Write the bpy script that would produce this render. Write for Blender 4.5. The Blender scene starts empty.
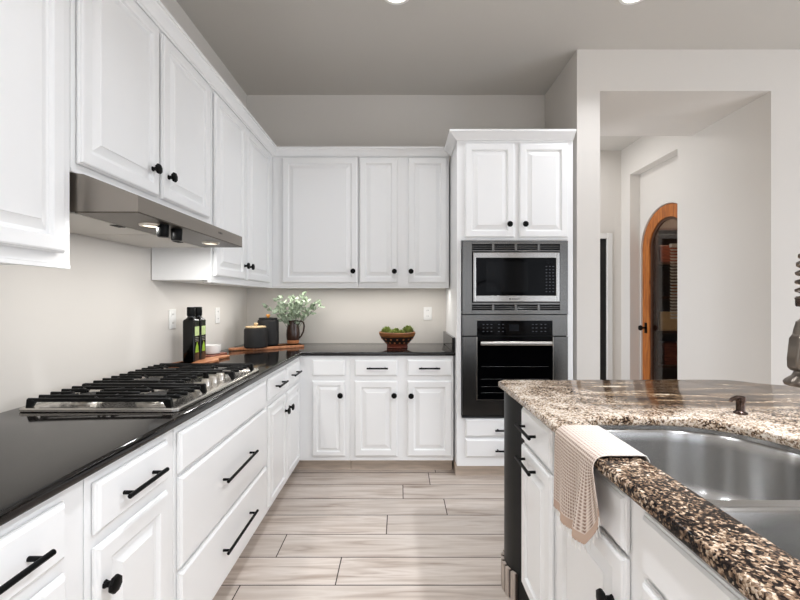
import bpy, bmesh, math, random
from mathutils import Vector, Matrix
random.seed(7)
C = bpy.context.scene.collection
PI = math.pi

# ------------------------------------------------------------------ camera, world, lights, exposure
CAMZ = 1.286
cd = bpy.data.cameras.new('camera'); cam = bpy.data.objects.new('camera', cd); C.objects.link(cam)
cam.location = (0, 0, CAMZ); cam.rotation_euler = (PI/2, 0, 0)
cd.sensor_width = 36; cd.lens = 36*410/800; cd.clip_start = 0.02; cd.clip_end = 100
bpy.context.scene.camera = cam
sc = bpy.context.scene
sc.view_settings.view_transform = 'Standard'; sc.view_settings.look = 'None'
sc.view_settings.gamma = 1; sc.view_settings.use_curve_mapping = False
sc.view_settings.exposure = -0.36
w = bpy.data.worlds.new('world'); sc.world = w; w.use_nodes = True
w.node_tree.nodes['Background'].inputs[0].default_value = (0.93, 0.96, 1, 1)
w.node_tree.nodes['Background'].inputs[1].default_value = 0.5

def area(name, loc, rot, sx, sy, e, col=(1, 1, 1), shape='RECTANGLE', spread=None):
    l = bpy.data.lights.new(name, 'AREA'); l.shape = shape; l.size = sx
    if shape in ('RECTANGLE', 'ELLIPSE'): l.size_y = sy
    l.energy = e; l.color = col
    if spread: l.spread = spread
    o = bpy.data.objects.new(name, l); o.location = loc; o.rotation_euler = rot; C.objects.link(o)
    return o
DAY = (0.92, 0.99, 1.10)
for i, x in enumerate((-0.35, 1.6, 3.55)):          # daylight through the three rear windows
    area('window_daylight', (x, -3.42, 1.35), (PI/2, 0, 0), 1.5, 2.1, 22, DAY)
area('side_window_daylight', (4.92, 0.3, 1.4), (PI/2, 0, PI/2), 2.4, 1.9, 104, DAY)
CANS = [(-0.02, 2.435), (1.40, 2.435), (-0.02, 0.55), (1.40, 0.55), (-0.02, -1.3), (1.40, -1.3)]
for x, y in CANS:
    area('downlight_lamp', (x, y, 3.085), (0, 0, 0), 0.13, 0.13, ((6.5 if x < 1 else 7) if y > 2 else (14 if x < 1 else 42)), (0.96, 1.0, 1.07), 'DISK', math.radians(118))
area('hall_fill_overhead', (1.9, 4.45, 3.08), (0, 0, 0), 0.3, 0.3, 10, (1, 1, 1), 'DISK')  # added overhead fill for the hall, has no fixture
area('hall_fill_daylight', (.36, 4.42, 1.0), (PI/2, 0, -PI/2), 0.9, 1.4, 32, DAY)  # added fill from an invented hall window, brightens the jamb and hall walls
area('cellar_fill', (3.35, 4.45, 2.9), (0, 0, 0), .3, .3, 30, (1, .85, .68), 'DISK')  # added fill without a fixture, so the shelves behind the glass show
area('under_cabinet_light', (-.32, 3.365, 1.379), (0, 0, 0), 1.34, .02, 5.0, (1, .98, .95))
area('under_cabinet_light', (-1.10, 2.78, 1.379), (0, 0, 0), .02, .9, 3.6, (1, .98, .95))
area('hood_lamp_light', (-0.94, 1.50, 1.548), (0, 0, 0), 0.06, 0.06, 3.4, (1, 0.99, 0.97), 'DISK')
area('hood_lamp_light', (-0.94, 1.97, 1.548), (0, 0, 0), 0.06, 0.06, 3.4, (1, 0.99, 0.97), 'DISK')

# ------------------------------------------------------------------ materials
def s2l(c): return tuple(((v/255)/12.92 if v/255 <= 0.04045 else ((v/255+0.055)/1.055)**2.4) for v in c) + (1,)
def mat(name, rgb, rough=0.5, metal=0.0, spec=0.5, bump=0, bscale=50, stretch=None, var=0.0, coat=0):
    m = bpy.data.materials.new(name); m.use_nodes = True
    nt = m.node_tree; b = nt.nodes['Principled BSDF']
    col = s2l(rgb)
    b.inputs['Base Color'].default_value = col; b.inputs['Roughness'].default_value = rough
    b.inputs['Metallic'].default_value = metal; b.inputs['Specular IOR Level'].default_value = spec
    if coat: b.inputs['Coat Weight'].default_value = coat
    if bump or var:
        tc = nt.nodes.new('ShaderNodeTexCoord'); mp = nt.nodes.new('ShaderNodeMapping')
        if stretch: mp.inputs['Scale'].default_value = stretch
        nz = nt.nodes.new('ShaderNodeTexNoise'); nz.inputs['Scale'].default_value = bscale; nz.inputs['Detail'].default_value = 4
        nt.links.new(tc.outputs['Object'], mp.inputs[0]); nt.links.new(mp.outputs[0], nz.inputs['Vector'])
        if bump:
            bp = nt.nodes.new('ShaderNodeBump'); bp.inputs['Strength'].default_value = bump; bp.inputs['Distance'].default_value = 0.002
            nt.links.new(nz.outputs['Fac'], bp.inputs['Height']); nt.links.new(bp.outputs[0], b.inputs['Normal'])
        if var:
            r = nt.nodes.new('ShaderNodeValToRGB')
            r.color_ramp.elements[0].position = 0.3; r.color_ramp.elements[1].position = 0.7
            r.color_ramp.elements[0].color = tuple(c*(1-var) for c in col[:3]) + (1,)
            r.color_ramp.elements[1].color = tuple(min(1, c*(1+var)) for c in col[:3]) + (1,)
            nt.links.new(nz.outputs['Fac'], r.inputs[0]); nt.links.new(r.outputs[0], b.inputs['Base Color'])
    return m
def emit(name, rgb, s):
    m = bpy.data.materials.new(name); m.use_nodes = True; nt = m.node_tree
    b = nt.nodes['Principled BSDF']; b.inputs['Base Color'].default_value = s2l(rgb)
    b.inputs['Emission Color'].default_value = s2l(rgb); b.inputs['Emission Strength'].default_value = s
    return m
def ramp(nt, stops, interp='LINEAR'):
    r = nt.nodes.new('ShaderNodeValToRGB'); cr = r.color_ramp; cr.interpolation = interp
    while len(cr.elements) < len(stops): cr.elements.new(0.5)
    for e, (p, c) in zip(cr.elements, stops): e.position = p; e.color = s2l(c)
    return r
def math_node(nt, op, a, b=None):
    n = nt.nodes.new('ShaderNodeMath'); n.operation = op
    for i, v in enumerate((a, b)):
        if v is None: continue
        if isinstance(v, (int, float)): n.inputs[i].default_value = v
        else: nt.links.new(v, n.inputs[i])
    return n.outputs[0]

M = {}
M['cab'] = mat('white_cabinet_paint', (247, 247, 246), 0.32, bump=0.02, bscale=120)
M['wall'] = mat('warm_grey_wall_paint', (221, 216, 209), 0.85, bump=0.08, bscale=160)
M['ceil'] = mat('ceiling_paint', (207, 203, 196), 0.9, bump=0.08, bscale=160)
M['trim'] = mat('white_trim_paint', (235, 234, 230), 0.4, bump=0.02)
M['black'] = mat('matte_black_metal', (5, 5, 5), 0.45, spec=0.14, bump=0.02)
M['iron'] = mat('cast_iron', (7, 7, 7), 0.42, spec=0.2, bump=0.25, bscale=300)
M['steel'] = mat('brushed_stainless', (112, 111, 109), 0.24, metal=1, bump=0.03, bscale=30, stretch=(1, 40, 40))
M['traysteel'] = mat('cooktop_stainless', (196, 192, 186), 0.25, metal=1, bump=0.03, bscale=30, stretch=(40, 1, 40))
M['hood'] = mat('hood_stainless', (150, 143, 135), 0.33, metal=1, bump=0.03, bscale=30, stretch=(40, 1, 40))
M['steelbright'] = mat('polished_stainless', (168, 165, 161), 0.2, metal=1, bump=0.03, bscale=30, stretch=(1, 40, 40))
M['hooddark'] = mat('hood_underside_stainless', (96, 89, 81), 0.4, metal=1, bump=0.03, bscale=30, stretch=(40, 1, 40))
M['filter'] = mat('hood_filter_panel', (200, 196, 190), 0.5, metal=0.4, bump=0.05, bscale=100)
M['sink'] = mat('sink_stainless', (182, 181, 179), 0.25, metal=1, bump=0.03, bscale=40, stretch=(1, 1, 30))
M['glass'] = mat('black_glass', (3, 3, 4), 0.05, spec=0.07, bump=0.0)
M['dark'] = mat('charcoal_wall_paint', (24, 24, 23), 0.42, spec=0.35, bump=0.06, bscale=120)
M['void'] = mat('dark_recess', (10, 10, 10), 0.7, bump=0.02)
M['lamp'] = emit('lamp_glow', (255, 240, 215), 2.5)
M['can'] = emit('downlight_glow', (255, 247, 235), 5)
M['plastic'] = mat('white_plastic', (240, 239, 236), 0.35, bump=0.02)
M['slot'] = mat('outlet_slot', (60, 58, 55), 0.6, bump=0.02)
M['bronze'] = mat('aged_pewter', (122, 113, 104), 0.28, metal=1, bump=0.06, bscale=60)
M['bronze2'] = mat('dark_bronze', (84, 70, 64), 0.25, metal=1, bump=0.06, bscale=60)
M['stone'] = mat('matte_charcoal_ceramic', (32, 31, 31), 0.6, spec=0.3, bump=0.15, bscale=200)
M['ltwood'] = mat('pale_wood_lid', (206, 180, 140), 0.55, var=0.12, bscale=12, stretch=(1, 8, 8))
M['cork'] = mat('orange_wood_knob', (222, 150, 62), 0.5, var=0.1, bscale=40)
M['jug'] = mat('brown_glazed_ceramic', (58, 40, 32), 0.22, var=0.3, bscale=14)
M['jugbase'] = mat('unglazed_terracotta', (190, 122, 78), 0.7, var=0.12, bscale=60)
M['bottle'] = mat('black_bottle_glass', (6, 6, 5), 0.14, spec=0.35, bump=0.0)
M['label_g'] = mat('green_label', (190, 208, 146), 0.5, var=0.12, bscale=60)
M['label_l'] = mat('lime_leaf_print', (146, 182, 52), 0.5, var=0.15, bscale=60)
M['ink'] = mat('pale_ink', (150, 150, 140), 0.6, bump=0.01)
M['stem'] = mat('green_stem', (86, 98, 66), 0.6, var=0.2, bscale=40)
M['leaf'] = mat('eucalyptus_leaf', (152, 166, 142), 0.55, var=0.45, bscale=16)
M['leaf2'] = mat('bright_green_leaf', (150, 164, 90), 0.55, var=0.55, bscale=40)
M['toe'] = mat('toe_kick_tile', (202, 186, 170), 0.5, var=0.14, bscale=6, stretch=(1, 1, 10))
M['basetile'] = mat('wood_look_base_tile', (188, 174, 162), 0.45, var=0.2, bscale=14, stretch=(6, 6, 1))
M['grout'] = mat('dark_grout', (66, 56, 50), 0.9, bump=0.1)
M['fringe'] = mat('white_cotton_fringe', (240, 237, 232), 0.9, bump=0.1)
M['slat'] = mat('reflected_blind_white', (224, 222, 216), 0.5, bump=0.02)
M['knobsteel'] = mat('satin_steel_knob', (205, 200, 192), 0.28, metal=1, bump=0.02)
M['cellar'] = mat('dark_cellar_wood', (74, 46, 28), 0.6, var=0.3, bscale=8, stretch=(8, 8, 1))
M['cellarwall'] = mat('cellar_wall', (96, 80, 70), 0.8, var=0.1, bscale=6)

def aniso(m, amount, rot=0.0):
    nt = m.node_tree; b = nt.nodes['Principled BSDF']; b.inputs['Anisotropic'].default_value = amount; b.inputs['Anisotropic Rotation'].default_value = rot
    tg = nt.nodes.new('ShaderNodeTangent'); tg.direction_type = 'RADIAL'; tg.axis = 'Z'; nt.links.new(tg.outputs[0], b.inputs['Tangent'])
aniso(M['sink'], 0.85, 0.25); aniso(M['steel'], 0.75, 0.25); aniso(M['steelbright'], 0.75, 0.25)
def wood(name, a, b, c, axis_scale=(1, 12, 12), rough=0.45, scale=6):
    m = bpy.data.materials.new(name); m.use_nodes = True; nt = m.node_tree; bs = nt.nodes['Principled BSDF']
    tc = nt.nodes.new('ShaderNodeTexCoord'); mp = nt.nodes.new('ShaderNodeMapping'); mp.inputs['Scale'].default_value = axis_scale
    nz = nt.nodes.new('ShaderNodeTexNoise'); nz.inputs['Scale'].default_value = scale; nz.inputs['Detail'].default_value = 6; nz.inputs['Distortion'].default_value = 0.6
    nt.links.new(tc.outputs['Object'], mp.inputs[0]); nt.links.new(mp.outputs[0], nz.inputs['Vector'])
    r = ramp(nt, [(0.28, a), (0.5, b), (0.72, c)]); nt.links.new(nz.outputs['Fac'], r.inputs[0])
    nt.links.new(r.outputs[0], bs.inputs['Base Color']); bs.inputs['Roughness'].default_value = rough
    return m
M['alder'] = wood('honey_alder_wood', (128, 66, 22), (176, 100, 38), (200, 126, 58), (10, 10, 1), 0.4, 5)
M['board'] = wood('reddish_acacia_board', (128, 74, 46), (182, 118, 78), (206, 148, 104), (14, 1.4, 14), 0.45, 7)
M['board2'] = wood('mahogany_board', (82, 38, 28), (126, 66, 48), (150, 86, 62), (1.4, 14, 14), 0.4, 7)
M['bowl'] = wood('woven_brown_bowl', (64, 34, 18), (136, 82, 40), (176, 120, 66), (1, 1, 30), 0.5, 6)
M['bowldark'] = mat('black_woven_band', (26, 18, 15), 0.5, var=0.4, bscale=80)
M['bowlred'] = mat('red_brown_woven_band', (112, 52, 34), 0.5, var=0.35, bscale=80)

def floor_mat():
    m = bpy.data.materials.new('wood_look_plank_tile'); m.use_nodes = True; nt = m.node_tree; bs = nt.nodes['Principled BSDF']
    tc = nt.nodes.new('ShaderNodeTexCoord'); at = nt.nodes.new('ShaderNodeAttribute'); at.attribute_name = 'plank'
    va = nt.nodes.new('ShaderNodeVectorMath'); va.operation = 'MULTIPLY_ADD'
    va.inputs[1].default_value = (13, 7, 5)
    nt.links.new(at.outputs['Vector'], va.inputs[0]); nt.links.new(tc.outputs['Object'], va.inputs[2])
    mp = nt.nodes.new('ShaderNodeMapping'); mp.inputs['Scale'].default_value = (0.9, 11, 1); nt.links.new(va.outputs[0], mp.inputs[0])
    nz = nt.nodes.new('ShaderNodeTexNoise'); nz.inputs['Scale'].default_value = 2.2; nz.inputs['Detail'].default_value = 7; nz.inputs['Distortion'].default_value = 0.8
    nt.links.new(mp.outputs[0], nz.inputs['Vector'])
    r = ramp(nt, [(0.22, (152, 134, 121)), (0.42, (196, 182, 170)), (0.6, (213, 202, 192)), (0.8, (184, 165, 150))])
    nt.links.new(nz.outputs['Fac'], r.inputs[0])
    sx = nt.nodes.new('ShaderNodeSeparateXYZ'); nt.links.new(at.outputs['Vector'], sx.inputs[0])
    hs = nt.nodes.new('ShaderNodeHueSaturation')
    nt.links.new(math_node(nt, 'ADD', math_node(nt, 'MULTIPLY', sx.outputs[0], 0.16), 0.91), hs.inputs['Value'])
    nt.links.new(r.outputs[0], hs.inputs['Color']); nt.links.new(hs.outputs[0], bs.inputs['Base Color'])
    bs.inputs['Roughness'].default_value = 0.38
    return m
M['floor'] = floor_mat()

def granite_mat():
    m = bpy.data.materials.new('cream_brown_granite'); m.use_nodes = True; nt = m.node_tree; bs = nt.nodes['Principled BSDF']
    tc = nt.nodes.new('ShaderNodeTexCoord')
    def noise(scale, detail=3, mapping=None, dist=0, off=0):
        n = nt.nodes.new('ShaderNodeTexNoise'); n.inputs['Scale'].default_value = scale; n.inputs['Detail'].default_value = detail; n.inputs['Distortion'].default_value = dist
        mp = nt.nodes.new('ShaderNodeMapping'); mp.inputs['Location'].default_value = (off, off*.7, 0)
        if mapping: mp.inputs['Scale'].default_value = mapping[0]; mp.inputs['Rotation'].default_value = (0, 0, mapping[1])
        nt.links.new(tc.outputs['Object'], mp.inputs[0]); nt.links.new(mp.outputs[0], n.inputs['Vector'])
        return n.outputs['Fac']
    def smooth(v, a, b):
        n = nt.nodes.new('ShaderNodeMapRange'); n.interpolation_type = 'SMOOTHSTEP'; n.inputs[1].default_value = a; n.inputs[2].default_value = b
        nt.links.new(v, n.inputs[0]); return n.outputs[0]
    def mul(a, b): return math_node(nt, 'MULTIPLY', a, b)
    def add(a, b): return math_node(nt, 'ADD', a, b)
    vo = nt.nodes.new('ShaderNodeTexVoronoi'); vo.inputs['Scale'].default_value = 230
    nt.links.new(tc.outputs['Object'], vo.inputs['Vector'])
    sx = nt.nodes.new('ShaderNodeSeparateXYZ'); nt.links.new(vo.outputs['Color'], sx.inputs[0])
    p = nt.nodes.new('ShaderNodeSeparateXYZ'); nt.links.new(tc.outputs['Object'], p.inputs[0])
    big = noise(3.2, 4, None, 1.5, 3)
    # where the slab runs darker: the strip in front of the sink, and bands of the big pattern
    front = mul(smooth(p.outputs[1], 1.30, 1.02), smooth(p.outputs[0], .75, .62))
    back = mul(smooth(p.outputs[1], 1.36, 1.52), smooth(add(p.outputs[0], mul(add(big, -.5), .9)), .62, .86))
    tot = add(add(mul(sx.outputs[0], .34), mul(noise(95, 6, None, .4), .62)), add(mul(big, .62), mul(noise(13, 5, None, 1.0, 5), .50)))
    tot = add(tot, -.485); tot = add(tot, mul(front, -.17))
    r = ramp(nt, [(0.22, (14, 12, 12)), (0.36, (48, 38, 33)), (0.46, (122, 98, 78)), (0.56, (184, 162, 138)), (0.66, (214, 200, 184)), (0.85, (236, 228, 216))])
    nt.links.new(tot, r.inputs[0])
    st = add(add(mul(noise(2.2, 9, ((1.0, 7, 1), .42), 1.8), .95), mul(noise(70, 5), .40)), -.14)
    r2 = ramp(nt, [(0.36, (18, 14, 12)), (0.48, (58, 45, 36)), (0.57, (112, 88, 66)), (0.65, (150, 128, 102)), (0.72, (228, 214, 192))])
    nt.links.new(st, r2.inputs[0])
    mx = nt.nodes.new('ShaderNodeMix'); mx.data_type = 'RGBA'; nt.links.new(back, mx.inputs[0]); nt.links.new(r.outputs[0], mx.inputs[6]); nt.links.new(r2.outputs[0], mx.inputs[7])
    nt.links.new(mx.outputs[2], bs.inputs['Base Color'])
    bs.inputs['Roughness'].default_value = 0.10; bs.inputs['Specular IOR Level'].default_value = 0.12
    return m
M['granite'] = granite_mat()
def blackstone_mat():
    m = bpy.data.materials.new('polished_black_granite'); m.use_nodes = True; nt = m.node_tree; bs = nt.nodes['Principled BSDF']
    tc = nt.nodes.new('ShaderNodeTexCoord'); n = nt.nodes.new('ShaderNodeTexNoise'); n.inputs['Scale'].default_value = 170; n.inputs['Detail'].default_value = 5
    nt.links.new(tc.outputs['Object'], n.inputs['Vector'])
    r = ramp(nt, [(0.5, (15, 13, 12)), (0.66, (30, 27, 25)), (0.74, (96, 88, 80))]); nt.links.new(n.outputs['Fac'], r.inputs[0])
    nt.links.new(r.outputs[0], bs.inputs['Base Color']); bs.inputs['Roughness'].default_value = 0.09
    return m
M['counter'] = blackstone_mat()
def towel_mat():
    m = bpy.data.materials.new('waffle_weave_cotton'); m.use_nodes = True; nt = m.node_tree; bs = nt.nodes['Principled BSDF']
    at = nt.nodes.new('ShaderNodeAttribute'); at.attribute_name = 'weave'
    nt.links.new(at.outputs['Color'], bs.inputs['Base Color']); bs.inputs['Roughness'].default_value = 0.95
    bs.inputs['Specular IOR Level'].default_value = 0.1
    return m
M['towel'] = towel_mat()
def clear_glass():
    m = bpy.data.materials.new('door_glass'); m.use_nodes = True; nt = m.node_tree
    nt.nodes.remove(nt.nodes['Principled BSDF'])
    g = nt.nodes.new('ShaderNodeBsdfGlossy'); g.inputs['Roughness'].default_value = 0.02
    t = nt.nodes.new('ShaderNodeBsdfTransparent'); t.inputs[0].default_value = (0.8, 0.78, 0.75, 1)
    x = nt.nodes.new('ShaderNodeMixShader'); o = nt.nodes['Material Output']
    x.inputs[0].default_value = 0.06; nt.links.new(t.outputs[0], x.inputs[1]); nt.links.new(g.outputs[0], x.inputs[2]); nt.links.new(x.outputs[0], o.inputs[0])
    return m
M['clear'] = clear_glass()

# ------------------------------------------------------------------ helpers
WL = {}
def wloc(o): return WL.get(o, Vector((0, 0, 0)))
def link(o, parent=None):
    C.objects.link(o)
    if parent is not None:
        o.parent = parent; o.location = -wloc(parent)
    WL[o] = Vector((0, 0, 0))
    return o
def obj(name, bm, m, parent=None, bevel=0.0, seg=2, smooth=35):
    me = bpy.data.meshes.new(name); bmesh.ops.recalc_face_normals(bm, faces=bm.faces); bm.to_mesh(me); bm.free()
    for mm in (m if isinstance(m, (list, tuple)) else [m]): me.materials.append(M[mm] if isinstance(mm, str) else mm)
    if smooth:
        for p in me.polygons: p.use_smooth = True
        me.set_sharp_from_angle(angle=math.radians(smooth))
    o = bpy.data.objects.new(name, me)
    if bevel:
        b = o.modifiers.new('bevel', 'BEVEL'); b.width = bevel; b.segments = seg; b.limit_method = 'ANGLE'; b.angle_limit = math.radians(40)
    return link(o, parent)
def tag(o, label, cat, group=None):
    o['label'] = label; o['category'] = cat
    if group: o['group'] = group
    return o
def thing(name, label, cat, loc, group=None):
    o = bpy.data.objects.new(name, None); o.empty_display_size = 0.05; C.objects.link(o); o.location = loc
    WL[o] = Vector(loc); return tag(o, label, cat, group)
def struct(name, bm, m, parent=None, **k):
    o = obj(name, bm, m, parent, **k)
    if parent is None: o['kind'] = 'structure'
    return o
def B(): return bmesh.new()
def box(bm, x0, x1, y0, y1, z0, z1):
    v = [bm.verts.new((x, y, z)) for x in (x0, x1) for y in (y0, y1) for z in (z0, z1)]
    for f in ((0, 1, 3, 2), (4, 6, 7, 5), (0, 4, 5, 1), (2, 3, 7, 6), (0, 2, 6, 4), (1, 5, 7, 3)): bm.faces.new([v[i] for i in f])
    return bm
def bx(*a): return box(B(), *a)
def prism(bm, pts, axis, a, b):
    """polygon pts (2D) extruded along axis between a and b; axis x: (y,z), y: (x,z), z: (x,y)"""
    def P(p, t): return {'x': (t, p[0], p[1]), 'y': (p[0], t, p[1]), 'z': (p[0], p[1], t)}[axis]
    A = [bm.verts.new(P(p, a)) for p in pts]; D = [bm.verts.new(P(p, b)) for p in pts]; n = len(pts)
    bm.faces.new(A); bm.faces.new(D[::-1])
    for i in range(n): bm.faces.new((A[i], A[(i+1) % n], D[(i+1) % n], D[i]))
    return bm
def basis(axis):
    n = Vector(axis).normalized(); t = Vector((0, 0, 1)) if abs(n.z) < 0.9 else Vector((1, 0, 0))
    u = t.cross(n).normalized(); return u, n.cross(u), n
def lathe(bm, prof, c, axis=(0, 0, 1), seg=24, cap=True, phase=0.0):
    u, v, n = basis(axis); c = Vector(c); rings = []
    for r, z in prof:
        if r < 1e-6: rings.append([bm.verts.new(c+n*z)])
        else: rings.append([bm.verts.new(c+n*z+(u*math.cos(2*PI*i/seg+phase)+v*math.sin(2*PI*i/seg+phase))*r) for i in range(seg)])
    for a, b in zip(rings, rings[1:]):
        for i in range(seg):
            j = (i+1) % seg
            if len(a) == 1 and len(b) == 1: continue
            if len(a) == 1: bm.faces.new((a[0], b[j], b[i]))
            elif len(b) == 1: bm.faces.new((a[i], a[j], b[0]))
            else: bm.faces.new((a[i], a[j], b[j], b[i]))
    if cap:
        if len(rings[0]) > 1: bm.faces.new(rings[0][::-1])
        if len(rings[-1]) > 1: bm.faces.new(rings[-1])
    return bm
def cyl(bm, a, b, r, seg=14, r2=None):
    a, b = Vector(a), Vector(b); return lathe(bm, [(r, 0), (r2 if r2 else r, (b-a).length)], a, b-a, seg)
def tube(bm, pts, r, seg=8):
    pts = [Vector(p) for p in pts]; n = len(pts); rings = []; u = None
    for i, p in enumerate(pts):
        d = (pts[min(i+1, n-1)]-pts[max(i-1, 0)]).normalized()
        if u is None: u = basis(d)[0]
        u = (u-d*u.dot(d)).normalized(); v = d.cross(u); rr = r[i] if isinstance(r, (list, tuple)) else r
        rings.append([bm.verts.new(p+(u*math.cos(2*PI*k/seg)+v*math.sin(2*PI*k/seg))*rr) for k in range(seg)])
    for a, b in zip(rings, rings[1:]):
        for k in range(seg): bm.faces.new((a[k], a[(k+1) % seg], b[(k+1) % seg], b[k]))
    bm.faces.new(rings[0][::-1]); bm.faces.new(rings[-1]); return bm
AX = {'+x': (Vector((1, 0, 0)), Vector((0, 1, 0))), '-y': (Vector((0, -1, 0)), Vector((1, 0, 0))), '-x': (Vector((-1, 0, 0)), Vector((0, -1, 0)))}
UP = Vector((0, 0, 1))
RAISED = [(.005, .0002), (.005, .0035), (0, .004), (0, .010), (.0035, .012), (.005, .0165), (.010, .019), (.046, .019), (.049, .017), (.052, .0075), (.061, .0065), (.087, .0165), (.0885, .019), (.091, .019)]
SMALL = [(.005, .0002), (.005, .0035), (0, .004), (0, .010), (.0035, .012), (.005, .0165), (.010, .019), (.034, .019), (.0365, .017), (.039, .008), (.046, .007), (.062, .0165), (.0632, .019), (.065, .019)]
SLAB = [(.005, .0002), (.005, .0035), (0, .004), (0, .010), (.004, .012), (.005, .0145), (.0105, .019)]
def panel(bm, face, plane, a0, a1, z0, z1, loops):
    """raised panel on plane coordinate; a0..a1 = extents along the horizontal world axis"""
    n, u = AX[face]
    if face == '-x': lo, hi = -a1, -a0
    else: lo, hi = a0, a1
    base = n*abs(plane)*(1 if (plane*(n.x+n.y)) >= 0 else -1)
    prev = None
    for ins, h in loops:
        q = [(lo+ins, z0+ins), (hi-ins, z0+ins), (hi-ins, z1-ins), (lo+ins, z1-ins)]
        ring = [bm.verts.new(base+n*h+u*a+UP*z) for a, z in q]
        if prev:
            for i in range(4): bm.faces.new((prev[i], prev[(i+1) % 4], ring[(i+1) % 4], ring[i]))
        else: bm.faces.new(ring[::-1])
        prev = ring
    bm.faces.new(prev); return bm
def pos(face, plane, a, z, out=0.0):
    n, u = AX[face]
    return (Vector((plane, a, z)) if face in ('+x', '-x') else Vector((a, plane, z))) + n*out
T = 0.019
def knob(face, plane, a, z, parent, big=1.0):
    n, u = AX[face]; p = pos(face, plane, a, z, T)
    bm = B(); lathe(bm, [(.0105, 0), (.009, .004), (.0076, .006), (.0076, .016), (.012, .018), (.0200, .021), (.0216, .025), (.0204, .030), (.013, .033), (0, .034)], p, n, 8, phase=PI/8)
    return obj('knob', bm, 'black', parent, smooth=20)
def pull(face, plane, a, z, L, parent):
    n, u = AX[face]; bm = B(); ax = Vector((0, 1, 0)) if face in ('+x', '-x') else Vector((1, 0, 0))
    c = pos(face, plane, a, z, T+.030)
    cyl(bm, c-ax*L/2, c+ax*L/2, .0062, 14)
    for s in (-1, 1):
        q = c+ax*s*(L/2-.022); cyl(bm, q-n*.030, q, .0052, 12)
    return obj('pull', bm, 'black', parent)
def door(face, plane, a0, a1, z0, z1, parent, k=None, loops=RAISED, name='door'):
    o = obj(name, panel(B(), face, plane, a0, a1, z0, z1, loops), 'cab', parent, smooth=25)
    if k: knob(face, plane, k[0], k[1], o)
    return o
def drawer(face, plane, a0, a1, z0, z1, parent, p=None, name='drawer'):
    o = obj(name, panel(B(), face, plane, a0, a1, z0, z1, SLAB), 'cab', parent, smooth=25)
    if p: pull(face, plane, p[0], p[1], p[2], o)
    return o
def fill_curve(name, loops, z0, z1, m, parent=None, bev=0.0, res=2):
    """flat slab with holes: filled 2D curve, rounded edges, turned into a mesh"""
    cu = bpy.data.curves.new(name, 'CURVE'); cu.dimensions = '2D'; cu.fill_mode = 'BOTH'
    for lp in loops:
        s = cu.splines.new('POLY'); s.points.add(len(lp)-1); s.use_cyclic_u = True
        for p, (x, y) in zip(s.points, lp): p.co = (x, y, 0, 1)
    cu.extrude = max((z1-z0)/2-bev, 0); cu.bevel_depth = bev; cu.bevel_resolution = res; cu.offset = -bev
    t = bpy.data.objects.new('curve', cu); C.objects.link(t)
    dg = bpy.context.evaluated_depsgraph_get(); dg.update()
    me = bpy.data.meshes.new_from_object(t.evaluated_get(dg)); me.name = name
    bpy.data.objects.remove(t); bpy.data.curves.remove(cu)
    me.transform(Matrix.Translation((0, 0, (z0+z1)/2)))
    bm = B(); bm.from_mesh(me); bpy.data.meshes.remove(me)
    bmesh.ops.remove_doubles(bm, verts=bm.verts, dist=1e-5)
    return obj(name, bm, m, parent, smooth=50)
def rrect(x0, x1, y0, y1, rads, ins=0, n=8):
    x0 += ins; x1 -= ins; y0 += ins; y1 -= ins; out = []
    for (cx, cy, sx, sy, a), r in zip(((x1, y1, -1, -1, 0), (x0, y1, 1, -1, 1), (x0, y0, 1, 1, 2), (x1, y0, -1, 1, 3)), rads):
        r = max(r-ins, .004)
        for i in range(n+1):
            t = (a+i/n)*PI/2; out.append((cx+sx*r+r*math.cos(t), cy+sy*r+r*math.sin(t)))
    return out
def text(name, body, size, loc, face, m, parent):
    cu = bpy.data.curves.new(name, 'FONT'); cu.body = body; cu.size = size; cu.extrude = .0004; cu.align_x = 'CENTER'; cu.align_y = 'CENTER'
    t = bpy.data.objects.new('txt', cu); C.objects.link(t); dg = bpy.context.evaluated_depsgraph_get(); dg.update()
    me = bpy.data.meshes.new_from_object(t.evaluated_get(dg)); bpy.data.objects.remove(t); bpy.data.curves.remove(cu)
    n, u = AX[face]; mt = Matrix((u, UP, n)).transposed().to_4x4(); mt.translation = Vector(loc); me.transform(mt)
    bm = B(); bm.from_mesh(me); bpy.data.meshes.remove(me); return obj(name, bm, m, parent, smooth=0)

# ------------------------------------------------------------------ room shell
WX, BY, CH = -1.36, 3.64, 3.107       # left wall, back wall, ceiling
REAR, RIGHT = -3.6, 5.1
FY, NX = 2.98, 1.287                   # front face of the right wall, side of the oven niche
OX0, OX1, OZ, PY = 1.454, 2.697, 2.805, 3.80
HY = 5.0
def planks():
    bm = B(); lay = bm.loops.layers.color.new('plank')
    W = .2009; anchors = {0: -.72, 1: -.292, 2: -.62, 3: -.075, 4: .283, 5: .02, 6: .21}
    rnd = random.Random(3)
    def quad(x0, x1, y0, y1, z, col):
        f = bm.faces.new([bm.verts.new(p) for p in ((x0, y0, z), (x1, y0, z), (x1, y1, z), (x0, y1, z))])
        for l in f.loops: l[lay] = col
        return f
    g = .0052
    for k in range(-28, 18):
        y0 = 1.648+W*k
        if y0 < REAR-.1 or y0 > HY+2.2: continue
        a = anchors.get(k, rnd.uniform(-.6, .6)); L = 1.203
        n0 = int((WX-a)/L)-1
        for j in range(n0, 8):
            x0, x1 = a+j*L, a+(j+1)*L
            if x1 < WX-.1: continue
            if x0 > RIGHT: break
            f = quad(x0+g/2, x1-g/2, y0+g/2, y0+W-g/2, 0, (rnd.random(), rnd.random(), rnd.random(), 1)); f.material_index = 0
    f = quad(WX-.2, RIGHT+.6, REAR-.2, HY+2.3, -.0025, (0, 0, 0, 1)); f.material_index = 1
    return bm
fl = struct('floor', planks(), ['floor', 'grout'], smooth=0)
fl.data.update()
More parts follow.
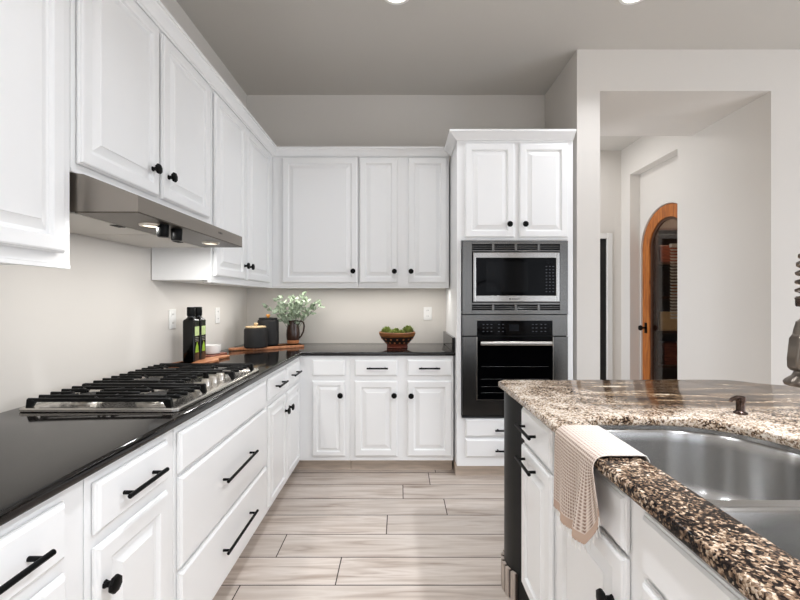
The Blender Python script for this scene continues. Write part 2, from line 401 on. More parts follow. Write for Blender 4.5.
struct('ceiling', bx(WX-.1, RIGHT+.1, REAR-.1, HY+2.3, CH, CH+.1), 'ceil')
struct('wall_left', bx(WX-.1, WX, REAR-.1, BY+.1, 0, CH), 'wall')
struct('wall_back', bx(WX, NX, BY, BY+.1, 0, CH), 'wall')
struct('wall_right', bx(NX, OX0, FY, BY+.16, 0, CH), 'wall')
bm = B(); box(bm, OX0, OX1, FY, PY, OZ, CH); struct('wall_header', bm, 'wall')
struct('wall_far_right', bx(OX1, RIGHT, FY, PY, 0, CH), 'wall')
# rear wall with three windows and a side wall with one
def wall_with_holes(name, axis, a, b, lo, hi, holes):
    bm = B()
    def add(l, h, z0, z1):
        if axis == 'y': box(bm, l, h, a, b, z0, z1)
        else: box(bm, a, b, l, h, z0, z1)
    cur = lo
    for l, h, z0, z1 in holes:
        add(cur, l, 0, CH); add(l, h, 0, z0); add(l, h, z1, CH); cur = h
    add(cur, hi, 0, CH); return struct(name, bm, 'wall')
wall_with_holes('wall_rear', 'y', REAR-.12, REAR, WX, RIGHT, [(x-.8, x+.8, .25, 2.45) for x in (-.35, 1.6, 3.55)])
wall_with_holes('wall_side', 'x', RIGHT, RIGHT+.12, REAR, FY, [(-.95, 1.55, .4, 2.4)])
def window(name, face, plane, a0, a1, z0, z1):
    bm = B()
    def add(l, h, q0, q1):
        if face == 'y': box(bm, l, h, plane-.08, plane-.03, q0, q1)
        else: box(bm, plane+.03, plane+.08, l, h, q0, q1)
    add(a0, a0+.05, z0, z1); add(a1-.05, a1, z0, z1); add(a0+.05, a1-.05, z0, z0+.05); add(a0+.05, a1-.05, z1-.05, z1)
    mid = (a0+a1)/2; add(mid-.025, mid+.025, z0+.05, z1-.05)
    w_ = struct(name, bm, 'trim')
    g = B()
    if face == 'y': box(g, a0+.05, a1-.05, plane-.058, plane-.054, z0+.05, z1-.05)
    else: box(g, plane+.054, plane+.058, a0+.05, a1-.05, z0+.05, z1-.05)
    obj('pane', g, 'clear', w_)
for i, x in enumerate((-.35, 1.6, 3.55)): window('window_%d' % (i+1), 'y', REAR, x-.8, x+.8, .25, 2.45)
window('window_4', 'x', RIGHT, -.95, 1.55, .4, 2.4)
# hall behind the passage
DX0, DX1, DZ = 1.62, 2.518, 2.034
bm = B(); box(bm, .2, .3, BY+.1, 3.95, 0, CH); box(bm, .2, .3, 4.89, HY, 0, CH); box(bm, .2, .3, 3.95, 4.89, 0, .2); box(bm, .2, .3, 3.95, 4.89, 1.85, CH)
struct('wall_hall_left', bm, 'wall'); window('window_5', 'x', .17, 3.95, 4.89, .2, 1.85)  # added window in the unseen hall wall, made for the fill daylight
bm = B(); box(bm, .2, DX0, HY, HY+.12, 0, CH); box(bm, DX1, OX1+.115, HY, HY+.12, 0, CH); box(bm, DX0, DX1, HY, HY+.12, DZ, CH)
struct('wall_hall_end', bm, 'wall')
bm = B(); box(bm, .3, 2.7, HY+1.9, HY+2, 0, CH); box(bm, .2, .3, HY+.12, HY+2, 0, CH); box(bm, 2.7, 2.8, HY+.12, HY+2, 0, CH)
struct('wall_dark_room', bm, 'void')  # darkness of the unlit room is put into near-black wall colour
bm = B(); c = .066
box(bm, DX1, DX1+c, HY-.018, HY, 0, DZ+c); box(bm, DX0-c, DX0, HY-.018, HY, 0, DZ+c); box(bm, DX0, DX1, HY-.018, HY, DZ, DZ+c)
struct('trim_1', bm, 'trim', bevel=.005)
struct('door_2', bx(DX0+.003, DX1-.003, HY+.003, HY+.045, .005, DZ-.003), 'void', bevel=.003)
RY0, RY1, RZ = 3.985, 4.808, 2.757
bm = B(); box(bm, OX1, OX1+.115, PY, RY0, 0, CH); box(bm, OX1, OX1+.115, RY1, HY, 0, CH); box(bm, OX1, OX1+.115, RY0, RY1, RZ, CH)
struct('wall_hall_right', bm, 'wall')
# wall that holds the arched door (arched hole)
AY0, AY1, ASP, = 3.915, 4.79, 1.868
ACY, AR = (AY0+AY1)/2, (AY1-AY0)/2
def arch(r, z0, n=24, cy=ACY): return [(cy+r, z0)] + [(cy+r*math.cos(PI*i/n), ASP+r*math.sin(PI*i/n)) for i in range(n+1)] + [(cy-r, z0)]
bm = B(); X0, X1 = OX1+.118, OX1+.23
ar = arch(AR+.004, 0)
top = [(AY1+.004, CH), (AY0-.004, CH)]
prism(bm, [(PY-.05, 0), (PY-.05, CH), (AY0-.004, CH), (AY0-.004, 0)], 'x', X0, X1)
prism(bm, [(AY1+.004, 0), (AY1+.004, CH), (HY+.1, CH), (HY+.1, 0)], 'x', X0, X1)
hl = ar[1:-1]
for i in range(len(hl)-1):
    a, b = hl[i], hl[i+1]; prism(bm, [a, b, (b[0], CH), (a[0], CH)], 'x', X0, X1)
struct('wall_cellar', bm, 'wall')
bm = B(); box(bm, 4.3, 4.4, PY, HY+.4, 0, CH); box(bm, X1, 4.3, HY+.1, HY+.2, 0, CH); box(bm, X1, 4.3, PY-.001, PY+.05, 0, CH)
struct('wall_cellar_room', bm, 'cellarwall')
# baseboards
struct('baseboard_far_right', bx(OX1+.02, RIGHT, FY-.014, FY, 0, .13), 'trim', bevel=.004)
struct('baseboard_right', bx(OX0-.14, OX0, FY-.014, FY, 0, .13), 'trim', bevel=.004)

# ------------------------------------------------------------------ left base cabinets
FX, FB, CT, TB = -.742, 3.03, .875, .905     # left face frame, back face frame, underside and top of counter
G = .0018
def base_left(y0, y1, label, name='base_cabinet'):
    t = thing(name, label, 'cabinet', ((WX+FX)/2, (y0+y1)/2, 0))
    obj('body', bx(WX+.003, FX, y0+G, y1-G, .10, CT-.001), 'cab', t, bevel=.0015)
    obj('toe_kick', bx(WX+.003, FX-.07, y0+G, y1-G, .001, .0995), 'toe', t)
    return t
t = base_left(.50, .962, 'white base cabinet at the left edge, nearest the camera, cut off by the frame')
drawer('+x', FX, .555, .894, .723, .848, t, (.735, .782, .17))
door('+x', FX, .555, .894, .135, .690, t, (.86, .588))
t = base_left(.962, 1.342, 'white base cabinet with one bar-handled drawer over one knobbed door, before the wide drawers')
drawer('+x', FX, .982, 1.287, .723, .848, t, (1.137, .782, .17))
door('+x', FX, .982, 1.287, .135, .690, t, (1.005, .590))
t = base_left(1.342, 2.255, 'white base cabinet with two wide bar-handled drawers under the gas cooktop')
drawer('+x', FX, 1.356, 2.226, .712, .848, t, None, 'false_front')
drawer('+x', FX, 1.356, 2.238, .394, .698, t, (1.825, .552, .34))
drawer('+x', FX, 1.356, 2.238, .128, .380, t, (1.825, .262, .34))
t = base_left(2.255, 3.026, 'white base cabinet with two small drawers and two knobbed doors beside the corner')
drawer('+x', FX, 2.277, 2.610, .723, .848, t, (2.45, .785, .17))
drawer('+x', FX, 2.645, 2.965, .723, .848, t, (2.80, .785, .17))
door('+x', FX, 2.277, 2.610, .135, .690, t, (2.583, .588), SMALL)
door('+x', FX, 2.645, 2.965, .135, .690, t, (2.675, .588), SMALL)
# ------------------------------------------------------------------ back base cabinets
def base_back(x0, x1, label):
    t = thing('base_cabinet', label, 'cabinet', ((x0+x1)/2, 3.3, 0))
    obj('body', bx(x0+.0005, x1-.0005, FB, BY-.003, .10, CT-.001), 'cab', t, bevel=.0015)
    obj('toe_kick', bx(max(x0, FX-.07)+G, x1-G, FB+.07, BY-.003, .001, .0995), 'toe', t)
    return t
t = base_back(WX+.003, -.37, 'narrow white corner base cabinet with a plain top panel over one door')
drawer('-y', FB, -.646, -.404, .727, .848, t, None, 'false_front')
door('-y', FB, -.646, -.404, .135, .692, t, (-.436, .588), SMALL)
t = base_back(-.37, .395, 'white double base cabinet with two drawers and two doors below the fruit bowl')
drawer('-y', FB, -.335, -.018, .727, .848, t, (-.165, .787, .155))
drawer('-y', FB, .054, .381, .727, .848, t, (.215, .787, .155))
door('-y', FB, -.335, -.018, .135, .692, t, (-.043, .588))
door('-y', FB, .054, .381, .135, .692, t, (.081, .585))
# countertop: L shaped, black, bullnose
R = .008
ct = thing('countertop', 'polished black granite L-shaped countertop along the left and back walls', 'countertop', (-.9, 2.2, CT))
fill_curve('slab', [[(WX+.002, .50), (-.718, .50), (-.718, 3.006), (.405, 3.006), (.405, BY-.002), (WX+.002, BY-.002)]], CT, TB, 'counter', ct, .010, 3)
obj('side_splash', bx(.383, .405, 3.012, BY-.003, TB, 1.010), 'counter', ct, bevel=.003)

# ------------------------------------------------------------------ upper cabinets
UX, UY, UZ0, UZ1 = -1.03, 3.31, 1.383, 2.442
def upper(x0, x1, y0, y1, z0, z1, label):
    t = thing('wall_cabinet', label, 'cabinet', ((x0+x1)/2, (y0+y1)/2, z0))
    bm = bx(x0+G, x1-G, y0+G, y1-G, z0+.012, z1); obj('body', bm, 'cab', t, bevel=.0015)
    return t
def rail(t, x0, x1, y0, y1, z0): obj('face_rail', bx(x0, x1, y0+G, y1-G, z0, z0+.0115), 'cab', t)
t = upper(WX+.003, UX, .64, 1.283, UZ0, UZ1, 'white wall cabinet nearest the camera, cut off by the left edge')
rail(t, UX-.02, UX, .64, 1.283, UZ0)
door('+x', UX, .70, 1.246, 1.427, 2.430, t)
t = upper(WX+.003, UX, 1.283, 2.234, 1.690, UZ1, 'short white two-door wall cabinet above the range hood')
rail(t, UX-.02, UX, 1.283, 2.234, 1.690)
door('+x', UX, 1.300, 1.731, 1.720, 2.430, t, (1.676, 1.822))
door('+x', UX, 1.755, 2.190, 1.720, 2.430, t, (1.792, 1.822))
t = upper(WX+.003, UX, 2.234, UY, UZ0, UZ1, 'tall white two-door wall cabinet right of the range hood')
rail(t, UX-.02, UX, 2.234, UY, UZ0)
door('+x', UX, 2.256, 2.694, 1.418, 2.430, t, (2.668, 1.508))
door('+x', UX, 2.722, 3.210, 1.418, 2.430, t, (2.752, 1.508))
t = upper(WX+.003, -.333, UY, BY-.001, UZ0, UZ1, 'white corner wall cabinet with one wide door on the back wall')
obj('face_rail', bx(UX+.001, -.333-G, UY+G, UY+.02, UZ0, UZ0+.0115), 'cab', t)
door('-y', UY, -.947, -.342, 1.422, 2.430, t, (-.375, 1.517))
t = upper(-.333, .396, UY, BY-.001, UZ0, UZ1, 'white two-door wall cabinet above the fruit bowl, left of the oven tower')
obj('face_rail', bx(-.333+G, .396-G, UY+G, UY+.02, UZ0, UZ0+.0115), 'cab', t)
door('-y', UY, -.326, -.018, 1.422, 2.430, t, (-.045, 1.515))
door('-y', UY, .064, .378, 1.422, 2.430, t, (.088, 1.515))
for nm, a in (('on the back wall', (-1.0, .36, 3.352, 3.378)), ('beside the corner on the left wall', (-1.113, -1.087, 2.32, 3.24))):
    tag(obj('under_cabinet_lamp', bx(a[0], a[1], a[2], a[3], UZ0-.001, UZ0+.0115), 'trim'), 'slim white lamp bar tucked under the wall cabinets ' + nm, 'lamp')
# crown moulding along both runs
CP = [(0, UZ1), (.010, UZ1), (.012, 2.448), (.018, 2.452), (.022, 2.462), (.036, 2.478), (.044, 2.484), (.046, 2.490), (.054, 2.492), (.054, 2.505), (-.1, 2.505), (-.1, UZ1+.0005)]
bm = B(); cols = []
for o_, z in CP:
    cols.append([bm.verts.new(p) for p in ((UX+o_, .64, z), (UX+o_, UY-o_, z), (.400, UY-o_, z))])
n = len(cols)
for i in range(n):
    a, b = cols[i], cols[(i+1) % n]
    for k in (0, 1): bm.faces.new((a[k], a[k+1], b[k+1], b[k]))
bm.faces.new([c_[0] for c_ in cols]); bm.faces.new([c_[2] for c_ in cols][::-1])
tag(obj('crown_molding', bm, 'cab', smooth=20), 'long white crown molding along the top of the L-shaped wall cabinets', 'crown molding')

# ------------------------------------------------------------------ oven tower
TX0, TX1, TY = .407, 1.236, 2.93
t = thing('oven_cabinet', 'tall white oven cabinet with two upper doors and two small drawers', 'cabinet', ((TX0+TX1)/2, 3.28, 0))
OXa, OXb = .437, 1.197
bm = B()
box(bm, TX0, OXa, TY, BY-.003, .10, 2.425); box(bm, OXb, TX1, TY, BY-.003, .10, 2.425)
box(bm, OXa, OXb, TY, BY-.003, 1.712, 2.425); box(bm, OXa, OXb, TY, BY-.003, .10, .445); box(bm, OXa, OXb, BY-.03, BY-.003, .445, 1.712)
obj('body', bm, 'cab', t)
obj('toe_kick', bx(TX0, TX1, TY+.07, BY-.003, .001, .0995), 'toe', t)
door('-y', TY, .462, .815, 1.730, 2.402, t, (.775, 1.822))
door('-y', TY, .848, 1.197, 1.730, 2.402, t, (.886, 1.822))
drawer('-y', TY, .466, 1.186, .313, .440, t, (.826, .366, .31))
drawer('-y', TY, .466, 1.186, .167, .298, t, (.826, .222, .31))
bm = B(); cols = []
for o_, z in [(0, 2.4255), (.008, 2.4255), (.012, 2.432), (.020, 2.436), (.034, 2.452), (.046, 2.462), (.05, 2.466), (.058, 2.468), (.058, 2.484), (-.15, 2.484), (-.15, 2.4258)]:
    cols.append([bm.verts.new(p) for p in ((TX0-o_, UY-.06, z), (TX0-o_, TY-o_, z), (1.236, TY-o_, z))])
n = len(cols)
for i in range(n):
    a, b = cols[i], cols[(i+1) % n]
    for k in (0, 1): bm.faces.new((a[k], a[k+1], b[k+1], b[k]))
bm.faces.new([c_[0] for c_ in cols]); bm.faces.new([c_[2] for c_ in cols][::-1])
obj('crown', bm, 'cab', t, smooth=20)

# microwave with trim kit
t = thing('microwave', 'built-in stainless microwave with slotted trim above the wall oven', 'microwave', (.817, 3.1, 1.19))
yf = TY-.022; k = 410/yf
def px2x(x, y=yf): return (x-400)*y/410
def py2z(py, y=yf): return CAMZ-(py-300)*y/410
x0, x1, z0, z1 = px2x(462.4), px2x(568), py2z(314.2), py2z(240.8)
ix0, ix1, iz0, iz1 = px2x(472), px2x(560), py2z(302.6), py2z(251.4)
bm = B()
box(bm, x0, ix0, yf, TY-.001, z0, z1); box(bm, ix1, x1, yf, TY-.001, z0, z1)
vents = [(px2x(a), px2x(b)) for a, b in ((472, 492), (494.4, 514.8), (517.2, 537.6), (540, 560))]
def strip(bm, zlo, zhi, v0, v1):
    box(bm, ix0, ix1, yf, TY-.001, zlo, v0); box(bm, ix0, ix1, yf, TY-.001, v1, zhi)
    cur = ix0
    for a, b in vents:
        if a > cur+1e-4: box(bm, cur, a, yf, TY-.001, v0, v1)
        cur = b
    if cur < ix1-1e-4: box(bm, cur, ix1, yf, TY-.001, v0, v1)
    for a, b in vents:
        for q in (1/3, 2/3): zc = v0+(v1-v0)*q; box(bm, a, b, yf+.003, yf+.012, zc-.0022, zc+.0022)
strip(bm, iz1, z1, py2z(250.2), py2z(244)); strip(bm, z0, iz0, py2z(310.2), py2z(304.6))
obj('trim_frame', bm, 'steel', t, smooth=0, bevel=.001, seg=1)
obj('recess', bx(ix0-.02, ix1+.02, TY-.0008, 3.45, z0+.012, z1-.012), 'void', t)
gx0, gx1, gz0, gz1 = px2x(475.8), px2x(555.8), py2z(295.6), py2z(258)
fx0, fx1, fz0, fz1 = ix0+.008, ix1-.006, iz0+.006, iz1-.008
bm = B()
for (a, b, c_, d) in ((fx0, gx0, fz0, fz1), (gx1, fx1, fz0, fz1), (gx0, gx1, fz0, gz0), (gx0, gx1, gz1, fz1)): box(bm, a, b, yf-.006, TY-.001, c_, d)
dr = obj('door', bm, 'steelbright', t, smooth=0, bevel=.0025)
px_split = px2x(543.5)
obj('window', bx(gx0, px_split, yf-.003, TY-.002, gz0, gz1), 'glass', dr)
obj('inner_window', bx(px2x(486), px2x(528), yf-.0042, yf-.0031, py2z(292), py2z(262)), mat('dim_screen_glass', (6, 6, 7), .1, spec=.1, bump=.01), dr)
cp = obj('control_panel', bx(px_split, gx1, yf-.003, TY-.002, gz0, gz1), 'glass', t)
obj('display', bx(px2x(546.5), px2x(552.5), yf-.004, yf-.003, py2z(263.3), py2z(260.3)), mat('dim_display', (22, 24, 27), .4, spec=.06, bump=.01), cp)
for r_ in range(9):
    for c_ in range(3):
        xc, zc = px2x(546.3+3.4*c_), py2z(266.5+3.15*r_)
        obj('button', bx(xc-.0055, xc+.0055, yf-.0036, yf-.003, zc-.0032, zc+.0032), mat('key_print', (52, 54, 60), .4, bump=.01) if (r_ == 0 and c_ == 0) else bpy.data.materials['key_print'], cp)
lz = py2z(299); text('lettering', 'BOSCH', .017, (px2x(515.5), yf-.0064, lz), '-y', 'ink', dr).data.materials[0] = M['slot']
bm = B(); lathe(bm, [(.0062, 0), (.0062, .0006)], (px2x(509.8), yf-.0062, lz), (0, -1, 0), 16); obj('emblem', bm, 'slot', dr)

# wall oven
t = thing('wall_oven', 'single stainless wall oven with black glass door and bar handle, below the microwave', 'oven', (.817, 3.1, .45))
x0, x1 = px2x(462.4), px2x(567.6); zt, zs, zb = py2z(315), py2z(336.2), py2z(415)
gx0, gx1 = px2x(477), px2x(552.6)
bm = B(); pz0, pz1 = zs+.004, py2z(320.6)
box(bm, x0, gx0, yf, TY-.001, pz0, zt); box(bm, gx1, x1, yf, TY-.001, pz0, zt); box(bm, gx0, gx1, yf, TY-.001, pz1, zt)
pf = obj('panel_frame', bm, 'steel', t, smooth=0)
cpn = obj('control_panel', bx(gx0, gx1, yf+.002, TY-.001, pz0, pz1), 'glass', t)
kp = bpy.data.materials['key_print']
for cx in (483.5, 487.5, 491.5, 499, 503, 533, 536.5, 541.5, 545.5):
    for ry in (324.5, 328, 331.5):
        obj('key', bx(px2x(cx)-.006, px2x(cx)+.006, yf+.0014, yf+.002, py2z(ry)-.003, py2z(ry)+.003), kp, cpn)
obj('display', bx(px2x(509.5), px2x(519), yf+.0012, yf+.002, py2z(331), py2z(324.5)), bpy.data.materials['dim_display'], cpn)
obj('oven_body', bx(OXa+.008, OXb-.008, TY+.0005, 3.5, .452, 1.178), 'void', t)
dz0, dz1 = py2z(415), zs-.004; wz0, wz1 = py2z(399.4), dz1
bm = B(); yd = yf-.006
box(bm, x0, gx0, yd, TY-.001, dz0, dz1); box(bm, gx1, x1, yd, TY-.001, dz0, dz1); box(bm, gx0, gx1, yd, TY-.001, dz0, wz0)
dr = obj('door', bm, 'steel', t, smooth=0)
bm = B(); box(bm, gx0-.003, gx0, yd-.002, yd, wz0, wz1); box(bm, gx1, gx1+.003, yd-.002, yd, wz0, wz1); box(bm, gx0-.003, gx1+.003, yd-.002, yd, wz0-.003, wz0)
obj('window_trim', bm, 'knobsteel', dr)
obj('window', bx(gx0, gx1, yd+.001, TY-.001, wz0, wz1), 'glass', dr)
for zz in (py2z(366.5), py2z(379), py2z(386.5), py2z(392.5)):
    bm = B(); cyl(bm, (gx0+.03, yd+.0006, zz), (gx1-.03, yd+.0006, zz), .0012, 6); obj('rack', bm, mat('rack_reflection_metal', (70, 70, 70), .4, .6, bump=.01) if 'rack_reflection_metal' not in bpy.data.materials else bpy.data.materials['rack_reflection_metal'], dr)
bm = B(); hz = py2z(343.4, yd-.04); hx0, hx1 = px2x(480.6, yd-.04), px2x(551.6, yd-.04)
prism(bm, rrect(-.011, .011, -.014, .014, (.006,)*4, 0, 4), 'x', hx0, hx1)
for v in bm.verts: v.co.y += yd-.045; v.co.z += hz
for q in (hx0+.03, hx1-.03): box(bm, q-.01, q+.01, yd-.036, yd, hz-.008, hz+.008)
obj('handle', bm, 'knobsteel', dr)
obj('vent_strip', bx(x0, x1, yf+.004, TY-.001, .449, dz0-.002), 'void', t)

# ------------------------------------------------------------------ range hood
HY0, HY1, HXF = 1.296, 2.150, -.828
t = thing('range_hood', 'stainless under-cabinet range hood above the gas cooktop', 'range hood', (-1.1, 1.72, 1.565))
prof = [(WX+.004, 1.566), (WX+.004, 1.6895), (-1.045, 1.6895), (-1.00, 1.684), (-.93, 1.657), (HXF, 1.617), (HXF, 1.566)]
sh = .004
bm = B()
# shell: top skin, front lip, sides; open underside
A = [bm.verts.new((p[0], HY0, p[1])) for p in prof]; D = [bm.verts.new((p[0], HY1, p[1])) for p in prof]
for i in range(len(prof)-1): bm.faces.new((A[i], A[i+1], D[i+1], D[i]))
bm.faces.new(A); bm.faces.new(D[::-1])
obj('canopy', bm, 'hood', t, smooth=25)
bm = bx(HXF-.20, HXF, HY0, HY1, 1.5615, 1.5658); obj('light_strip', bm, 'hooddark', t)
bm = bx(WX+.012, HXF-.205, HY0+.006, HY1-.006, 1.5605, 1.5656)
for i in range(1, 2):
    y = HY0+(HY1-HY0)*i/2; box(bm, WX+.012, HXF-.205, y-.003, y+.003, 1.5595, 1.5605)
flt = obj('filter_panel', bm, 'filter', t)
for y in (HY0+.20, HY1-.24):
    obj('filter_latch', bx(-1.06, -1.035, y, y+.05, 1.5585, 1.5605), 'void', flt)
for y in (1.50, 1.97):
    bm = B(); lathe(bm, [(.040, 0), (.038, -.006), (.030, -.008)], (-.91, y, 1.5615), (0, 0, 1), 24, False)
    lr = obj('lamp_ring', bm, 'knobsteel', t)
    bm = B(); lathe(bm, [(0, -.0072), (.020, -.0068), (.030, -.005)], (-.91, y, 1.5615), (0, 0, 1), 20, False); obj('bulb', bm, 'lamp', lr)
for y in (1.508, 1.600):
    bm = B(); lathe(bm, [(.020, 0), (.021, -.004), (.0195, -.040), (.017, -.044), (0, -.045)], (-.872, y, 1.5615), (0, 0, 1), 18); obj('control_knob', bm, 'black', t)
text('lettering', 'BOSCH', .012, (HXF+.0002, 1.89, 1.594), '+x', 'slot', t)
for l in [o for o in C.objects if o.name.startswith('hood_lamp_light')]: l.location.x = -.91; l.location.z = 1.550

# ------------------------------------------------------------------ cooktop
KX0, KX1, KY0, KY1 = -1.300, -.752, 1.386, 2.205
t = thing('gas_cooktop', 'five-burner stainless gas cooktop with black iron grates set in the black counter', 'cooktop', (-1.02, 1.79, TB))
bm = B(); prev = None
for ins, z in [(.004, TB), (0, TB+.003), (0, TB+.010), (.004, TB+.014), (.016, TB+.014), (.022, TB+.008), (.03, TB+.006)]:
    ring = [bm.verts.new((x, y, z)) for x, y in rrect(KX0, KX1, KY0, KY1, (.02,)*4, ins, 4)]
    if prev:
        for i in range(len(ring)): bm.faces.new((prev[i], prev[(i+1) % len(ring)], ring[(i+1) % len(ring)], ring[i]))
    prev = ring
bm.faces.new(prev); obj('tray', bm, 'traysteel', t)
ZP = TB+.006
burn = [(-1.155, 1.525, .036), (-.905, 1.525, .045), (-1.09, 1.795, .055), (-1.155, 2.065, .045), (-.905, 2.065, .036)]
for x, y, r in burn:
    bm = B(); lathe(bm, [(r+.022, 0), (r+.02, .004), (r+.004, .006), (r, .012), (r-.003, .018), (0, .018)], (x, y, ZP), seg=28); bb = obj('burner', bm, 'knobsteel', t)
    bm = B(); lathe(bm, [(r-.002, .0182), (r, .021), (r-.004, .027), (0, .028)], (x, y, ZP), seg=28); obj('burner_cap', bm, 'iron', bb)
def bar(bm, a, b, w, h):
    a, b = Vector(a), Vector(b); d = (b-a).normalized(); s = UP.cross(d).normalized()*w/2; q = UP*h/2
    V = [bm.verts.new(p+s*i+q*j) for p in (a, b) for i, j in ((-1, -1), (1, -1), (.6, 1), (-.6, 1))]
    for f in ((3, 2, 1, 0), (4, 5, 6, 7), (0, 1, 5, 4), (1, 2, 6, 5), (2, 3, 7, 6), (3, 0, 4, 7)): bm.faces.new([V[i] for i in f])
ZG = TB+.038
def grate(x0, x1, y0, y1, cs):
    bm = B(); W_, H_ = .0115, .013
    def xbar(xa, xb, y, foot_a, foot_b, w_=W_):
        bar(bm, (xa, y, ZG), (xb, y, ZG), w_, H_)
        for x, f, s_ in ((xa, foot_a, 1), (xb, foot_b, -1)):
            if f: prism(bm, [(x-s_*.004, ZP+.0006), (x+s_*.012, ZP+.0006), (x+s_*.030, ZG-.004), (x+s_*.010, ZG+.0065), (x, ZG+.004)], 'y', y-.007, y+.007)
    for y in (y0, y1): xbar(x0, x1, y, True, True)
    ny = 5
    for i in range(1, ny):
        y = y0+(y1-y0)*i/ny
        hit = sorted((cx, max(0, (r+.008)**2-(y-cy)**2)**.5) for cx, cy, r in cs if abs(y-cy) < r+.008)
        cur = x0-.004
        for cx, hw in hit:
            xbar(cur, cx-hw, y, False, False); cur = cx+hw
        xbar(cur, x1+.004, y, False, False)
    n_ = 3 if len(cs) > 1 else 2
    for q in range(n_):
        x = x0+.035+(x1-x0-.07)*q/(n_-1); bar(bm, (x, y0, ZG-.003), (x, y1, ZG-.003), .008, .008)
    for cx, cy, r in cs:
        for s_ in (-1, 1):
            for q in (-1, 1): bar(bm, (cx+s_*.105, cy+q*(y1-y0)*.40, ZG-.002), (cx+s_*r*.62, cy+q*r*.62, ZG-.002), .008, .010)
    return obj('grate', bm, 'iron', t, bevel=.0018, seg=1)
grate(KX0+.022, KX1-.032, KY0+.022, 1.652, burn[:2])
grate(KX0+.022, -.905, 1.662, 1.928, burn[2:3])
grate(KX0+.022, KX1-.032, 1.938, KY1-.022, burn[3:])
for y in (1.69, 1.76, 1.83, 1.90, 1.965):
    bm = B(); lathe(bm, [(.024, 0), (.024, .005), (.0205, .007), (.0185, .03), (.016, .034), (0, .0345)], (-.832, y, ZP), seg=24)
    kb = obj('burner_knob', bm, 'knobsteel', t)
    obj('grip', bx(-.850, -.814, y-.003, y+.003, ZP+.0335, ZP+.037), 'knobsteel', kb)

# ------------------------------------------------------------------ island
IX = .473
FZ, DF = .515, .497     # island face frame; (doors are 16 mm in front)
ISL = [(IX, -.60), (IX, 1.4), (IX-.010, 1.93), (IX+.02, 1.964), (1.50, 1.968), (1.56, 1.96), (1.605, 1.93), (1.64, 1.88)] + [(1.64+.97*math.sin(PI/2*i/8)*.75, 1.875-.93*(1-math.cos(PI/2*i/8))-.42*i/8) for i in range(1, 9)] + [(2.37, -.60)]
SX0, SX1, SY0, SY1 = .590, 1.092, .33, 1.337
SR = (.26, .05, .05, .1)
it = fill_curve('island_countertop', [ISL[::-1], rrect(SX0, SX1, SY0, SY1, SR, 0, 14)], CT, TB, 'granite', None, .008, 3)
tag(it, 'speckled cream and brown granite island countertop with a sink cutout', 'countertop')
# charcoal end wall of the island with a rounded corner
cx, cy, r = .600, 1.830, .131
pts = [(FZ+.001, 1.70)] + [(cx-r*math.cos(a), cy+r*math.sin(a)) for a in [-.72+(PI/2+.72)*i/14 for i in range(15)]]
pts[0] = (pts[1][0]+.03, 1.70)
pts += [(1.50, cy+r), (1.54, 1.90), (1.54, -.55), (1.42, -.55), (1.42, 1.70)]
struct('wall_island', prism(B(), pts, 'z', 0, CT-.001), 'dark')
bm = B(); bm = bm_g = B(); prism(bm_g, [(cx-(r+.0008)*math.cos(a), cy+(r+.0008)*math.sin(a)) for a in [-.72+(PI/2+.72)*i/14 for i in range(15)]]+[(cx-(r+.008)*math.cos(a), cy+(r+.008)*math.sin(a)) for a in [-.72+(PI/2+.72)*i/14 for i in range(15)]][::-1], 'z', .001, .12); struct('baseboard_grout', bm_g, 'grout')
bm = B(); segs = [(-.72+(PI/2+.72)*i/9, -.72+(PI/2+.72)*(i+1)/9) for i in range(9)]
for a0, a1 in segs:
    g = .05; q = [(rr, a) for rr, a in ((r+.001, a0+g), (r+.014, a0+g), (r+.014, a1-g), (r+.001, a1-g))]
    prism(bm, [(cx-rr*math.cos(a), cy+rr*math.sin(a)) for rr, a in q], 'z', .001, .122)
box(bm, cx+.002, 1.50, cy+r+.001, cy+r+.014, .001, .122)
struct('baseboard_island', bm, 'basetile')
def base_island(y0, y1, label, hollow=False):
    t = thing('island_cabinet', label, 'cabinet', (.82, (y0+y1)/2, 0))
    bm = B(); X1 = 1.40; a, b = y0+G, y1-G
    if hollow:
        box(bm, FZ, FZ+.02, a, b, .10, .845); box(bm, FZ, FZ+.016, a, b, .845, CT-.001); box(bm, FZ+.02, X1, a, a+.016, .10, .62); box(bm, FZ+.02, X1, b-.016, b, .10, .62)
        box(bm, FZ+.02, X1, a+.016, b-.016, .10, .12)
    else: box(bm, FZ, X1, a, b, .10, CT-.001)
    obj('body', bm, 'cab', t)
    obj('toe_kick', bx(FZ+.07, X1, a, b, .001, .0995), 'toe', t); return t
t = base_island(1.352, 1.697, 'narrow white island cabinet with drawer and pull-out door beside the dark end wall')
drawer('-x', FZ, 1.362, 1.684, .716, .848, t, (1.565, .785, .17))
door('-x', FZ, 1.362, 1.684, .128, .700, t, None)
pull('-x', FZ, 1.565, .655, .17, [o for o in t.children if o.name.startswith('door')][0])
t = base_island(.40, 1.352, 'white island sink cabinet with two false fronts and doors under the steel sink', True)
drawer('-x', FZ, .912, 1.300, .722, .848, t, None, 'false_front')
drawer('-x', FZ, .47, .848, .722, .848, t, None, 'false_front')
door('-x', FZ, .912, 1.300, .128, .708, t, (.957, .588))
door('-x', FZ, .47, .848, .128, .708, t, (.803, .588))
t = base_island(-.45, .40, 'white island cabinet nearest the camera, beyond the sink cabinet')
door('-x', FZ, -.40, .36, .128, .848, t, (.32, .588))
